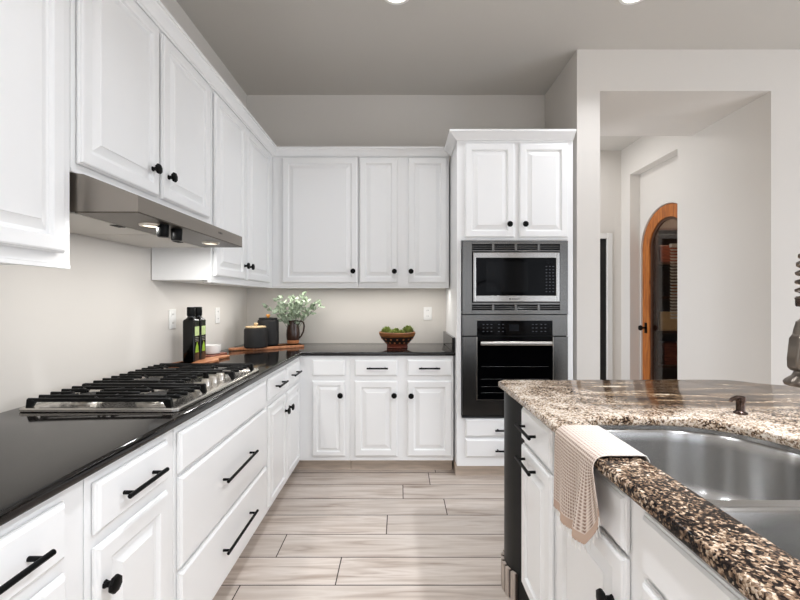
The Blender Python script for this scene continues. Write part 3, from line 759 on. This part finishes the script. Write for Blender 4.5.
# sink
t = thing('sink', 'stainless double-bowl undermount sink set in the granite island', 'sink', (.84, .84, .68))
def bowl(x0, x1, y0, y1, rads, ztop, depth):
    bm = B(); prev = None
    for ins, z in [(-.004, 0), (.0, -.002), (.004, -.010), (.007, -.04), (.012, -depth+.045), (.018, -depth+.022), (.032, -depth+.007), (.055, -depth)]:
        ring = [bm.verts.new((x, y, ztop+z)) for x, y in rrect(x0, x1, y0, y1, rads, ins, 14)]
        if prev:
            for i in range(len(ring)): bm.faces.new((prev[i], prev[(i+1) % len(ring)], ring[(i+1) % len(ring)], ring[i]))
        prev = ring
    bm.faces.new(prev)
    b_ = obj('bowl', bm, 'sink', t, smooth=50)
    cxx, cyy = (x0+x1)/2, (y0+y1)/2
    bm = B(); lathe(bm, [(.045, .004), (.043, .006), (.036, .003), (.034, -.004), (0, -.006)], (cxx, cyy, ztop-depth+.0005), seg=24, cap=False); obj('drain', bm, 'knobsteel', b_)
b1 = (SX0-.006, SX1+.006, .872, SY1+.006); b2 = (SX0-.006, SX1+.006, SY0-.006, .836)
bowl(*b1, (.26, .055, .07, .07), .862, .205); bowl(*b2, (.07, .07, .055, .10), .862, .205)
fill_curve('rim', [rrect(SX0-.012, SX1+.012, SY0-.012, SY1+.012, (.27, .06, .06, .11), 0, 14), rrect(*b1, (.26, .055, .07, .07), -.004, 14), rrect(*b2, (.07, .07, .055, .10), -.004, 14)], .859, .8625, 'sink', t)
bm = B(); prev = None
for ins, z in ((-.010, .8615), (-.010, CT-.0005), (-.011, CT-.0005)):
    ring = [bm.verts.new((x, y, z)) for x, y in rrect(SX0, SX1, SY0, SY1, SR, ins, 14)]
    if prev:
        for i in range(len(ring)): bm.faces.new((prev[i], prev[(i+1) % len(ring)], ring[(i+1) % len(ring)], ring[i]))
    prev = ring
obj('skirt', bm, 'sink', t)
# faucet
hx, hy = .863, .87
t = thing('kitchen_faucet', 'pewter spring pull-down kitchen faucet over the sink, at the right edge', 'faucet', (1.24, .87, TB))
bm = B(); lathe(bm, [(.032, 0), (.032, .006), (.024, .014), (.019, .03), (.019, .10), (.014, .12), (.012, .425)], (1.24, .87, TB)); obj('base', bm, 'bronze', t)
path = [Vector((1.24, .87, TB+.41))]
zt = 1.50
for i in range(0, 21):
    a = PI*i/20; path.append(Vector(((1.24+hx)/2+(1.24-hx)/2*math.cos(a), .87, 1.33+.19*math.sin(a))))
path += [Vector((hx, hy, z)) for z in (1.315, 1.30, 1.284, 1.235)]
path[0] = Vector((1.24, .87, TB+.41))
bm = B(); tube(bm, path, .0065, 10); obj('hose', bm, 'bronze2', t)
# coil spring round the hose
def resample(P, step):
    out = [P[0]]; acc = 0
    for a, b in zip(P, P[1:]):
        L = (b-a).length; d = step-acc
        while d <= L: out.append(a+(b-a)*d/L); d += step
        acc = (acc+L) % step
    return out
sp = resample(path[:-1], .0015); pts = []
for i, p in enumerate(sp):
    d = (sp[min(i+1, len(sp)-1)]-sp[max(i-1, 0)]).normalized(); v = Vector((0, 1, 0)); u = v.cross(d)
    a = 2*PI*i*.0015/.018; pts.append(p+(u*math.cos(a)+v*math.sin(a))*.0165)
bm = B(); tube(bm, pts, .0032, 6); obj('spring', bm, 'bronze', t)
bm = B(); lathe(bm, [(.0165, 1.272), (.018, 1.276), (.018, 1.29), (.0165, 1.294)], (hx, hy, 0)); obj('collar', bm, 'bronze2', t)
bm = B(); lathe(bm, [(.010, 1.246), (.017, 1.240), (.021, 1.222), (.024, 1.20), (.022, 1.155), (.0195, 1.135), (.024, 1.124), (.034, 1.116), (.0375, 1.110), (.036, 1.104), (.03, 1.102)], (hx, hy, 0)); sh_ = obj('spray_head', bm, 'bronze', t)
bm = B(); prism(bm, [(-.020, 1.134), (-.028, 1.142), (-.029, 1.16), (-.024, 1.205), (-.016, 1.215), (-.012, 1.205), (-.014, 1.14)], 'y', -.012, .012)
for v in bm.verts: v.co.x += hx-.004; v.co.y += hy
obj('spray_lever', bm, 'bronze', sh_, bevel=.003)
bm = B(); tube(bm, [(1.24, .87, 1.26), (1.1, .87, 1.262), (.95, .87, 1.262), (hx+.016, .87, 1.262)], .006); obj('holder_arm', bm, 'bronze', t)
bm = B(); tube(bm, [(1.24, .855, TB+.07), (1.24, .82, TB+.075), (1.25, .76, TB+.11)], [.008, .006, .005]); obj('lever_handle', bm, 'bronze', t)
# soap dispenser
sx, sy = 1.142, 1.375
t = thing('soap_dispenser', 'small dark bronze soap dispenser on the granite behind the sink', 'soap dispenser', (sx, sy, TB))
bm = B(); lathe(bm, [(.020, 0), (.020, .004), (.0135, .009), (.0125, .012), (.0125, .040), (.015, .043), (.015, .056), (.010, .060), (0, .061)], (sx, sy, TB)); obj('body', bm, 'bronze2', t)
bm = B(); tube(bm, [(sx, sy, TB+.052), (sx-.02, sy-.004, TB+.054), (sx-.036, sy-.008, TB+.050), (sx-.042, sy-.009, TB+.043)], [.0085, .0075, .006, .005]); obj('spout', bm, 'bronze2', t)

# towel over the island edge
def towel():
    ys0, ys1 = .985, 1.222
    prof = [(.603, .820), (.599, .87), (.597, .898), (.590, .9095), (.57, .9105), (.535, .9105), (.50, .9105), (.485, .909), (.474, .904), (.467, .894), (.464, .88), (.462, .86), (.460, .82), (.457, .77), (.454, .72), (.452, .675)]
    P = [Vector((x, 0, z)) for x, z in prof]; S = resample(P, .0022); n = len(S); m = 100
    bm = B(); lay = bm.verts.layers.float_color.new('weave'); grid = []
    Lt = (n-1)*.0022
    cream, tan, deep, hem = Vector(s2l((208, 201, 193))[:3]), Vector(s2l((222, 207, 194))[:3]), Vector(s2l((128, 98, 82))[:3]), Vector(s2l((190, 164, 146))[:3])
    for i, p in enumerate(S):
        row = []; s = i*.0022
        d = (S[min(i+1, n-1)]-S[max(i-1, 0)]).normalized(); nrm = Vector((d.z, 0, -d.x))
        if nrm.z < -.2 or (abs(nrm.z) <= .2 and nrm.x > 0 and s > .12): nrm = -nrm
        hang = max(0, min(1, (.885-p.z)/.2)) if p.x < .48 else 0
        for j in range(m+1):
            v = j/m; y = ys0+(ys1-ys0)*v
            # gathered folds in the hanging part
            y += hang*(-.034*(1-v)-.020*v)
            fold = hang*(.016*math.exp(-((v-.05)/.07)**2)-.030*math.exp(-((v-.20)/.09)**2)+.008*math.exp(-((v-.42)/.09)**2)-.010*math.exp(-((v-.66)/.12)**2)+.006*math.exp(-((v-.86)/.08)**2))
            zdrop = hang*(.030*math.exp(-((v-.22)/.20)**2)+.10*max(0, .12-v)/.12+.006*v)
            cu, cv = math.sin(PI*s/.0088), math.sin(PI*(v*(ys1-ys0))/.0084)
            cell = abs(cu)*abs(cv)
            onhem = s > Lt-.026
            h = -.0024*cell**.7 if not onhem else -.001
            q = Vector((p.x+fold, y, p.z+zdrop))+nrm*(.0036+h)
            vert = bm.verts.new(q)
            t_ = min(1, max(0, (s-.10)/.12))
            base = cream.lerp(tan, t_); dk = cream.lerp(deep, .35+.65*t_)  # tan hanging side and dark hollows: weave's own tones plus painted shade
            c = base.lerp(dk, min(1, max(0, (cell-.25)/.55))*(.60+.40*t_))
            if onhem: c = hem
            vert[lay] = (*c, 1); row.append(vert)
        grid.append(row)
    for a, b in zip(grid, grid[1:]):
        for j in range(m): bm.faces.new((a[j], a[j+1], b[j+1], b[j]))
    ends = [v.co.copy() for v in grid[-1]]
    return bm, ends
bm, ends = towel()
t = thing('dish_towel', 'cream and tan waffle-weave dish towel draped over the island edge', 'towel', (.48, 1.1, .7))
tw = obj('cloth', bm, 'towel', t, smooth=180)
sd = tw.modifiers.new('thickness', 'SOLIDIFY'); sd.thickness = .0025; sd.offset = -1
bm = B(); rnd = random.Random(5)
for e in ends[::2]:
    for _ in range(2):
        a = e+Vector((rnd.uniform(0, .002), rnd.uniform(-.001, .001), .002)); L = rnd.uniform(.014, .026)
        b = a+Vector((rnd.uniform(-.002, .003), rnd.uniform(-.004, .004), -L*.6)); c = b+Vector((rnd.uniform(-.002, .003), rnd.uniform(-.006, .006), -L*.4))
        tube(bm, [a, b, c], [.0009, .0008, .0005], 4)
fr = obj('fringe', bm, 'fringe', t); fr['kind'] = 'stuff'; fr['label'] = 'white cotton fringe'

# ------------------------------------------------------------------ things on the black counter
def rot_rect(cx, cy, L, W, ang, r, handle=None):
    pts = rrect(-W/2, W/2, -L/2, L/2, (r,)*4, 0, 5); c, s = math.cos(ang), math.sin(ang)
    return [(cx+x*c-y*s, cy+x*s+y*c) for x, y in pts]
def board_pts(cx, cy, L, W, ang, hl, hw):
    """paddle board: body length L along +y, handle hl at +y end"""
    p = [(-W/2+.02, -L/2), (W/2-.02, -L/2), (W/2, -L/2+.02), (W/2, L/2-.05), (W/2-.04, L/2-.01), (hw/2+.01, L/2+.01), (hw/2, L/2+.03), (hw/2, L/2+hl-.012), (hw/2-.012, L/2+hl)]
    p = p+[(-x, y) for x, y in p[::-1]]
    c, s = math.cos(ang), math.sin(ang); return [(cx+x*c-y*s, cy+x*s+y*c) for x, y in p]
def slab(name, pts, z1, m): return obj(name, prism(B(), pts, 'z', TB+.0003, z1), m, bevel=.003)
cb = slab('cutting_board', board_pts(-1.222, 2.452, .30, .17, -.25, .14, .055), TB+.016, 'board')
tag(cb, 'wooden paddle cutting board under the two black oil bottles', 'cutting board')
cb2 = slab('serving_board', rot_rect(-1.268, 2.765, .20, .12, -.12, .02), TB+.017, 'board2')
tag(cb2, 'small dark red wooden board beneath the white dish by the left wall', 'cutting board')
def bottle(x, y, z0, h, w_, label):
    t = thing('oil_bottle', label, 'bottle', (x, y, z0), 'black oil bottles on the board')
    bm = B(); prev = None
    def sq(hw, r): return rrect(x-hw, x+hw, y-hw, y+hw, (r,)*4, 0, 4)
    for hw, r, z in [(w_*.46, .008, 0), (w_*.5, .009, .004), (w_*.5, .009, h*.74), (w_*.47, .012, h*.765), (w_*.36, .02, h*.79), (w_*.30, w_*.299, h*.81), (w_*.30, w_*.299, h*.84)]:
        ring = [bm.verts.new((a, b, z0+z)) for a, b in sq(hw, r)]
        if prev:
            for i in range(len(ring)): bm.faces.new((prev[i], prev[(i+1) % len(ring)], ring[(i+1) % len(ring)], ring[i]))
        else: bm.faces.new(ring[::-1])
        prev = ring
    bm.faces.new(prev); obj('glass_body', bm, 'bottle', t)
    bm = B(); lathe(bm, [(w_*.33, h*.841), (w_*.34, h*.85), (w_*.34, h*.992), (w_*.32, h), (0, h)], (x, y, z0), seg=20); obj('cap', bm, 'black', t)
    # printed front faces the room (+x) and the camera (-y)
    xf = x+w_*.5+.0005
    lb = obj('paper_label', bx(x+w_*.5-.001, xf, y-w_*.36, y+w_*.36, z0+h*.47, z0+h*.64), 'label_g', t)
    lf = B()
    prism(lf, [(y-w_*.3, z0+h*.16), (y+w_*.3, z0+h*.16), (y+w_*.22, z0+h*.27), (y+w_*.02, z0+h*.36), (y-w_*.22, z0+h*.25)], 'x', x+w_*.5-.001, xf); obj('leaf_print', lf, 'label_l', t)
    for zz in (.43, .40, .37): obj('print_line', bx(x+w_*.5-.001, xf, y-w_*.3, y+w_*.25, z0+h*zz, z0+h*(zz+.008)), 'ink', t)
    return t
bottle(-1.249, 2.452, TB+.0164, .322, .070, 'nearer of two black oil bottles with green labels, on the paddle board')
bottle(-1.247, 2.530, TB+.0164, .322, .070, 'farther of two black oil bottles with green labels, half hidden behind the other')
bm = B(); lathe(bm, [(0, 0), (.035, 0), (.048, .006), (.054, .025), (.055, .06), (.052, .06), (.05, .03), (.04, .012), (0, .01)], (-1.27, 2.775, TB+.0174)); tag(obj('ramekin', bm, 'plastic'), 'small white round dish behind the black oil bottles', 'dish')
# long serving board with canisters and jug
lb = slab('serving_board', board_pts(-1.012, 3.265, .46, .20, PI/2+.56, .10, .05), TB+.018, 'board')
tag(lb, 'long wooden serving board in the corner carrying the black canisters and brown pitcher', 'cutting board')
ZB = TB+.0184
def canister(x, y, r, h, lid, label):
    t = thing('canister', label, 'canister', (x, y, ZB), 'black canisters on the corner board')
    bm = B(); lathe(bm, [(0, 0), (r-.008, 0), (r, .008), (r, h-.02), (r-.004, h-.006), (r-.014, h), (0, h)], (x, y, ZB), seg=36); obj('jar', bm, 'stone', t)
    bm = B(); lathe(bm, [(r-.012, h+.0005), (r-.010, h+.003), (r-.010, h+.010), (r-.014, h+.012), (0, h+.012)], (x, y, ZB), seg=36); l_ = obj('lid', bm, lid[0], t)
    bm = B(); lathe(bm, [(.008, h+.0121), (.012, h+.020), (.017, h+.030), (.014, h+.038), (0, h+.040)], (x, y, ZB), seg=18); obj('lid_knob', bm, lid[1], l_)
canister(-1.106, 3.145, .086, .150, ('ltwood', 'ltwood'), 'shorter black canister with a pale wooden lid, in front on the corner board')
canister(-1.066, 3.315, .083, .208, ('stone', 'cork'), 'taller black canister with an orange wooden knob, behind the shorter one')
px_, py_ = -.893, 3.425
t = thing('pitcher', 'brown ceramic pitcher with a looped handle, holding eucalyptus', 'pitcher', (px_, py_, ZB))
bm = B(); lathe(bm, [(.050, .030), (.054, .05), (.056, .075), (.054, .11), (.047, .15), (.044, .175), (.047, .192), (.044, .192), (.040, .17), (.046, .11), (.046, .05), (0, .04)], (px_, py_, ZB), seg=32, cap=False); obj('body', bm, 'jug', t)
bm = B(); lathe(bm, [(0, 0), (.045, 0), (.048, .004), (.0495, .0298)], (px_, py_, ZB), seg=32, cap=False); b_ = obj('foot', bm, 'jugbase', t); b_['label'] = 'unglazed terracotta foot of the pitcher'
bm = B(); tube(bm, [(px_+.042, py_, ZB+.18), (px_+.065, py_, ZB+.188), (px_+.086, py_, ZB+.175), (px_+.093, py_, ZB+.145), (px_+.086, py_, ZB+.10), (px_+.066, py_, ZB+.06), (px_+.050, py_, ZB+.045)], [.007, .0075, .007, .007, .007, .0065, .007], 10); obj('handle', bm, 'jug', t)
# eucalyptus
t = thing('eucalyptus_bunch', 'bunch of grey-green eucalyptus stems standing in the brown pitcher', 'plant', (px_, py_, ZB+.05))
rnd = random.Random(11)
def leaf(bm, p, d, up, L, W_):
    d = d.normalized(); s = d.cross(up).normalized(); nn = s.cross(d)
    ctr = [(0, 0), (.3, .85), (.6, 1), (.85, .6), (1, 0)]
    mid = [bm.verts.new(p+d*L*a+nn*(-.12*L*math.sin(PI*a))) for a, b in ctr]
    lf_ = [bm.verts.new(p+d*L*a+s*W_*b/2+nn*.02*L) for a, b in ctr[1:-1]]
    rt = [bm.verts.new(p+d*L*a-s*W_*b/2+nn*.02*L) for a, b in ctr[1:-1]]
    for side in (lf_, rt):
        bm.faces.new((mid[0], mid[1], side[0])); bm.faces.new((mid[1], mid[2], side[1], side[0])); bm.faces.new((mid[2], mid[3], side[2], side[1])); bm.faces.new((mid[3], mid[4], side[2]))
tips = [(-.21, -.03, .27), (-.14, .03, .32), (-.08, -.05, .335), (-.03, .03, .34), (.02, -.04, .33), (.09, .02, .37), (.12, -.03, .31), (.19, .02, .30), (.22, -.02, .27), (-.10, -.09, .24), (.06, -.09, .25), (.14, -.07, .24), (-.04, .08, .28), (.0, -.08, .29), (.16, .06, .29), (-.055, -.10, .215), (.04, .02, .30), (-.11, .06, .28)]
for dx, dy, dz in tips:
    base = Vector((px_+dx*.08, py_+dy*.08, ZB+.06)); tip = Vector((px_+dx, min(py_+dy, BY-.06), ZB+dz+.035)); mid = Vector((px_+dx*.25, py_+dy*.25, ZB+.06+(dz-.06)*.62))
    pts = []
    for i in range(9):
        a = i/8; pts.append(base*(1-a)**2+mid*2*a*(1-a)+tip*a*a)
    bm = B(); tube(bm, pts, [.0022-.0012*i/8 for i in range(9)], 5); st = obj('stem', bm, 'stem', t)
    bm = B()
    for i in range(4, 9):
        for sg in (-1, 1):
            for _ in range(2 if i > 5 else 1):
                p = pts[i]+Vector((rnd.uniform(-.006, .006),)*3); d = (pts[i]-pts[i-1]).normalized()*.6+Vector((rnd.uniform(-1, 1), rnd.uniform(-1, .7), rnd.uniform(-.5, .8)))*.9
                leaf(bm, p, d, Vector((rnd.uniform(-.4, .4), rnd.uniform(-1, -.2), rnd.uniform(.2, 1))), rnd.uniform(.032, .052), rnd.uniform(.019, .030))
    obj('leaves', bm, 'leaf', st, smooth=60)
# woven bowl
bx_, by_ = -.022, 3.285
t = thing('fruit_bowl', 'round woven brown bowl with dark bands on the back counter', 'bowl', (bx_, by_, TB))
def band(name, p, m): 
    bm = B(); lathe(bm, p, (bx_, by_, TB), seg=48, cap=False); return obj(name, bm, m, t)
band('base', [(0, .001), (.082, .001), (.086, .006), (.082, .012), (.083, .026), (.090, .036)], 'bowlred')
band('woven_band', [(.090, .036), (.104, .050), (.120, .066), (.130, .080), (.135, .090)], 'bowldark')
band('rim', [(.135, .090), (.142, .100), (.146, .114), (.146, .124), (.141, .128), (.136, .122), (.128, .09), (.10, .05), (.06, .02), (0, .016)], 'bowl')
bm = B()
for q, zz, rr in ((0, .072, .1255), (1, .045, .100)):
    for i in range(16):
        a = 2*PI*(i+.5*q)/16; bm2 = lathe(bm, [(.0, -.003), (.008, -.001), (.008, .001), (0, .003)], (bx_+rr*math.cos(a), by_+rr*math.sin(a), TB+zz), (math.cos(a), math.sin(a), -.8), 8)
obj('bead_band', bm, 'jugbase', t)
def green(x, y, z, r, i, label):
    g_ = thing('artichoke', label, 'vegetable', (x, y, z), 'green artichokes in the woven bowl')
    bm = B(); lathe(bm, [(0, -r*.8), (r*.5, -r*.65), (r*.78, -.1*r), (r*.6, .5*r), (0, .8*r)], (x, y, z), seg=16); obj('heart', bm, 'stem', g_)
    bm = B(); rn = random.Random(i)
    for ring, (el, k) in enumerate(((-.2, 9), (.25, 8), (.65, 7), (1.1, 5))):
        for j in range(k):
            a = 2*PI*(j+.5*ring)/k; dr_ = Vector((math.cos(a)*math.cos(el), math.sin(a)*math.cos(el), math.sin(el)))
            p = Vector((x, y, z))+dr_*r*.55; d = (dr_*.5+UP*.8)
            leaf(bm, p, d, dr_, r*.95, r*.8)
    obj('leaves', bm, 'leaf2', g_, smooth=60)
spots = [(-.085, -.01, .112, .042, 'leftmost green artichoke in the woven bowl'), (-.032, -.062, .104, .032, 'front centre-left green artichoke, low in the woven bowl'), (.034, -.060, .104, .032, 'front centre-right green artichoke, low in the woven bowl'), (.086, .0, .114, .046, 'rightmost and brightest green artichoke in the woven bowl'), (-.01, .05, .104, .036, 'green artichoke at the back of the woven bowl, between the outer two')]
for i, (x, y, z, r_, l) in enumerate(spots): green(bx_+x, by_+y, TB+z, r_, i, l)
# outlets
def outlet(face, plane, a, z, label, name='wall_outlet'):
    t = thing(name, label, 'outlet', pos(face, plane, a, z))
    n_, u_ = AX[face]
    def slab(a0, a1, z0, z1, h0, h1):
        bm = B(); p = pos(face, plane, a, z, 0)
        pts = [p+u_*x+UP*zz+n_*h for x in (a0, a1) for zz in (z0, z1) for h in (h0, h1)]
        v = [bm.verts.new(q) for q in pts]
        for f in ((0, 1, 3, 2), (4, 6, 7, 5), (0, 4, 5, 1), (2, 3, 7, 6), (0, 2, 6, 4), (1, 5, 7, 3)): bm.faces.new([v[i] for i in f])
        return bm
    obj('cover_plate', slab(-.036, .036, -.058, .058, .0008, .006), 'plastic', t, bevel=.002)
    for s in (-1, 1):
        so = obj('socket', slab(-.016, .016, s*.026-.015, s*.026+.015, .006, .0075), 'plastic', t)
        for q in (-1, 1): obj('slot', slab(q*.006-.0012, q*.006+.0012, s*.026-.003, s*.026+.008, .0075, .0079), 'slot', so)
    return t
outlet('-y', BY, .245, 1.166, 'white wall outlet on the back wall right of the woven bowl')
outlet('+x', WX, 2.445, 1.172, 'white wall outlet left of the black oil bottles')
outlet('+x', WX, 3.05, 1.172, 'white wall outlet on the left wall, right of the black oil bottles')
# recessed ceiling lights
cl = ['recessed ceiling light above the middle of the kitchen aisle', 'recessed ceiling light right of centre, near the passage wall']
for i, (x, y) in enumerate(CANS):
    if i > 1: lab = ('recessed ceiling light above the cooktop side, overhead', 'recessed ceiling light above the island sink', 'recessed ceiling light behind the camera, aisle side', 'recessed ceiling light behind the camera, island side')[i-2]
    else: lab = cl[i]
    t = thing('ceiling_light', lab, 'ceiling light', (x, y, CH-.012), 'recessed ceiling lights')
    bm = B(); lathe(bm, [(.070, -.001), (.072, -.006), (.088, -.007), (.092, -.0005)], (x, y, CH), seg=36, cap=False); obj('trim_ring', bm, 'trim', t)
    bm = B(); lathe(bm, [(0, -.002), (.07, -.002)], (x, y, CH), seg=36, cap=False); obj('lens', bm, 'can', t)

# ------------------------------------------------------------------ arched door in the hall
d = struct('door_1', B(), 'alder')
xa, xb = OX1+.135, OX1+.180
bm = B(); fw = .135; zf = .012
ou, inn = arch(AR-.003, zf), arch(AR-fw, .24)
for i in range(len(ou)-1):
    prism(bm, [ou[i], ou[i+1], inn[i+1], inn[i]], 'x', xa, xb)
prism(bm, [(ACY-AR+.003, zf), (ACY+AR-.003, zf), (ACY+AR-fw, .24), (ACY-AR+fw, .24)], 'x', xa, xb)
me = d.data; bmesh.ops.remove_doubles(bm, verts=bm.verts, dist=1e-5); bm.to_mesh(me); bm.free()
bm = B(); i1, i2 = arch(AR-fw, .24), arch(AR-fw-.03, .27)
for i in range(len(i1)-1): prism(bm, [i1[i], i1[i+1], i2[i+1], i2[i]], 'x', xa+.012, xb-.012)
st = obj('glazing_bead', bm, 'cellar', d)
bm = B(); prism(bm, arch(AR-fw-.005, .243), 'x', xa+.02, xa+.026); obj('glass_pane', bm, 'clear', d)
bm = B(); yk = AY1-.07; zk = .965
box(bm, xa-.006, xa-.0005, yk-.022, yk+.022, zk-.06, zk+.06); cyl(bm, (xa-.006, yk, zk), (xa-.05, yk, zk), .010); lathe(bm, [(.012, 0), (.028, .008), (.031, .02), (.026, .032), (0, .036)], (xa-.045, yk, zk), (-1, 0, 0), 18)
obj('door_knob', bm, 'black', d)
# shelves and boxes behind the arched glass
t = thing('cellar_shelf', 'dark wooden shelf unit standing behind the arched glass door', 'shelf', (3.75, 4.9, 0))
bm = B()
for x in (2.97, 3.6, 4.25): box(bm, x, x+.03, 4.76, 5.08, 0.002, 2.2)
for i, z in enumerate((.1, .5, .9, 1.3, 1.7, 2.1)): box(bm, 3.0, 4.25, 4.77, 5.08, z, z+.025)
obj('frame', bm, 'cellar', t)
for i, (x, z, w_, h_, c_) in enumerate([(3.05, .926, .2, .22, 'ltwood'), (3.32, 1.326, .18, .16, 'jugbase'), (3.1, .526, .3, .26, 'board2'), (3.35, .926, .2, .15, 'stone'), (3.05, 1.726, .22, .2, 'board2'), (3.7, .926, .25, .25, 'board')]):
    tag(obj('storage_box', bx(x, x+w_, 4.80, 5.02, z, z+h_), c_, bevel=.006), ['pale box on the middle cellar shelf by the glass', 'terracotta box on the upper cellar shelf', 'dark red box on the low cellar shelf', 'charcoal box on the middle cellar shelf', 'dark red box on the top cellar shelf', 'brown box on the middle cellar shelf, far right'][i], 'box')
t = thing('window_blind', 'white slats standing in for a blind reflected in the arched glass door', 'blind', (3.2, 4.51, 1.07))  # modelled slats stand in for the reflection of a blind in the glass
for i in range(23):
    z = 1.08+i*.034; bm = B(); prism(bm, [(4.50, z), (4.52, z+.02), (4.522, z+.02), (4.502, z)], 'x', 2.975, 3.5); obj('slat', bm, 'slat', t)
obj('head_rail', bx(2.975, 3.5, 4.49, 4.53, 1.865, 1.905), 'slat', t)
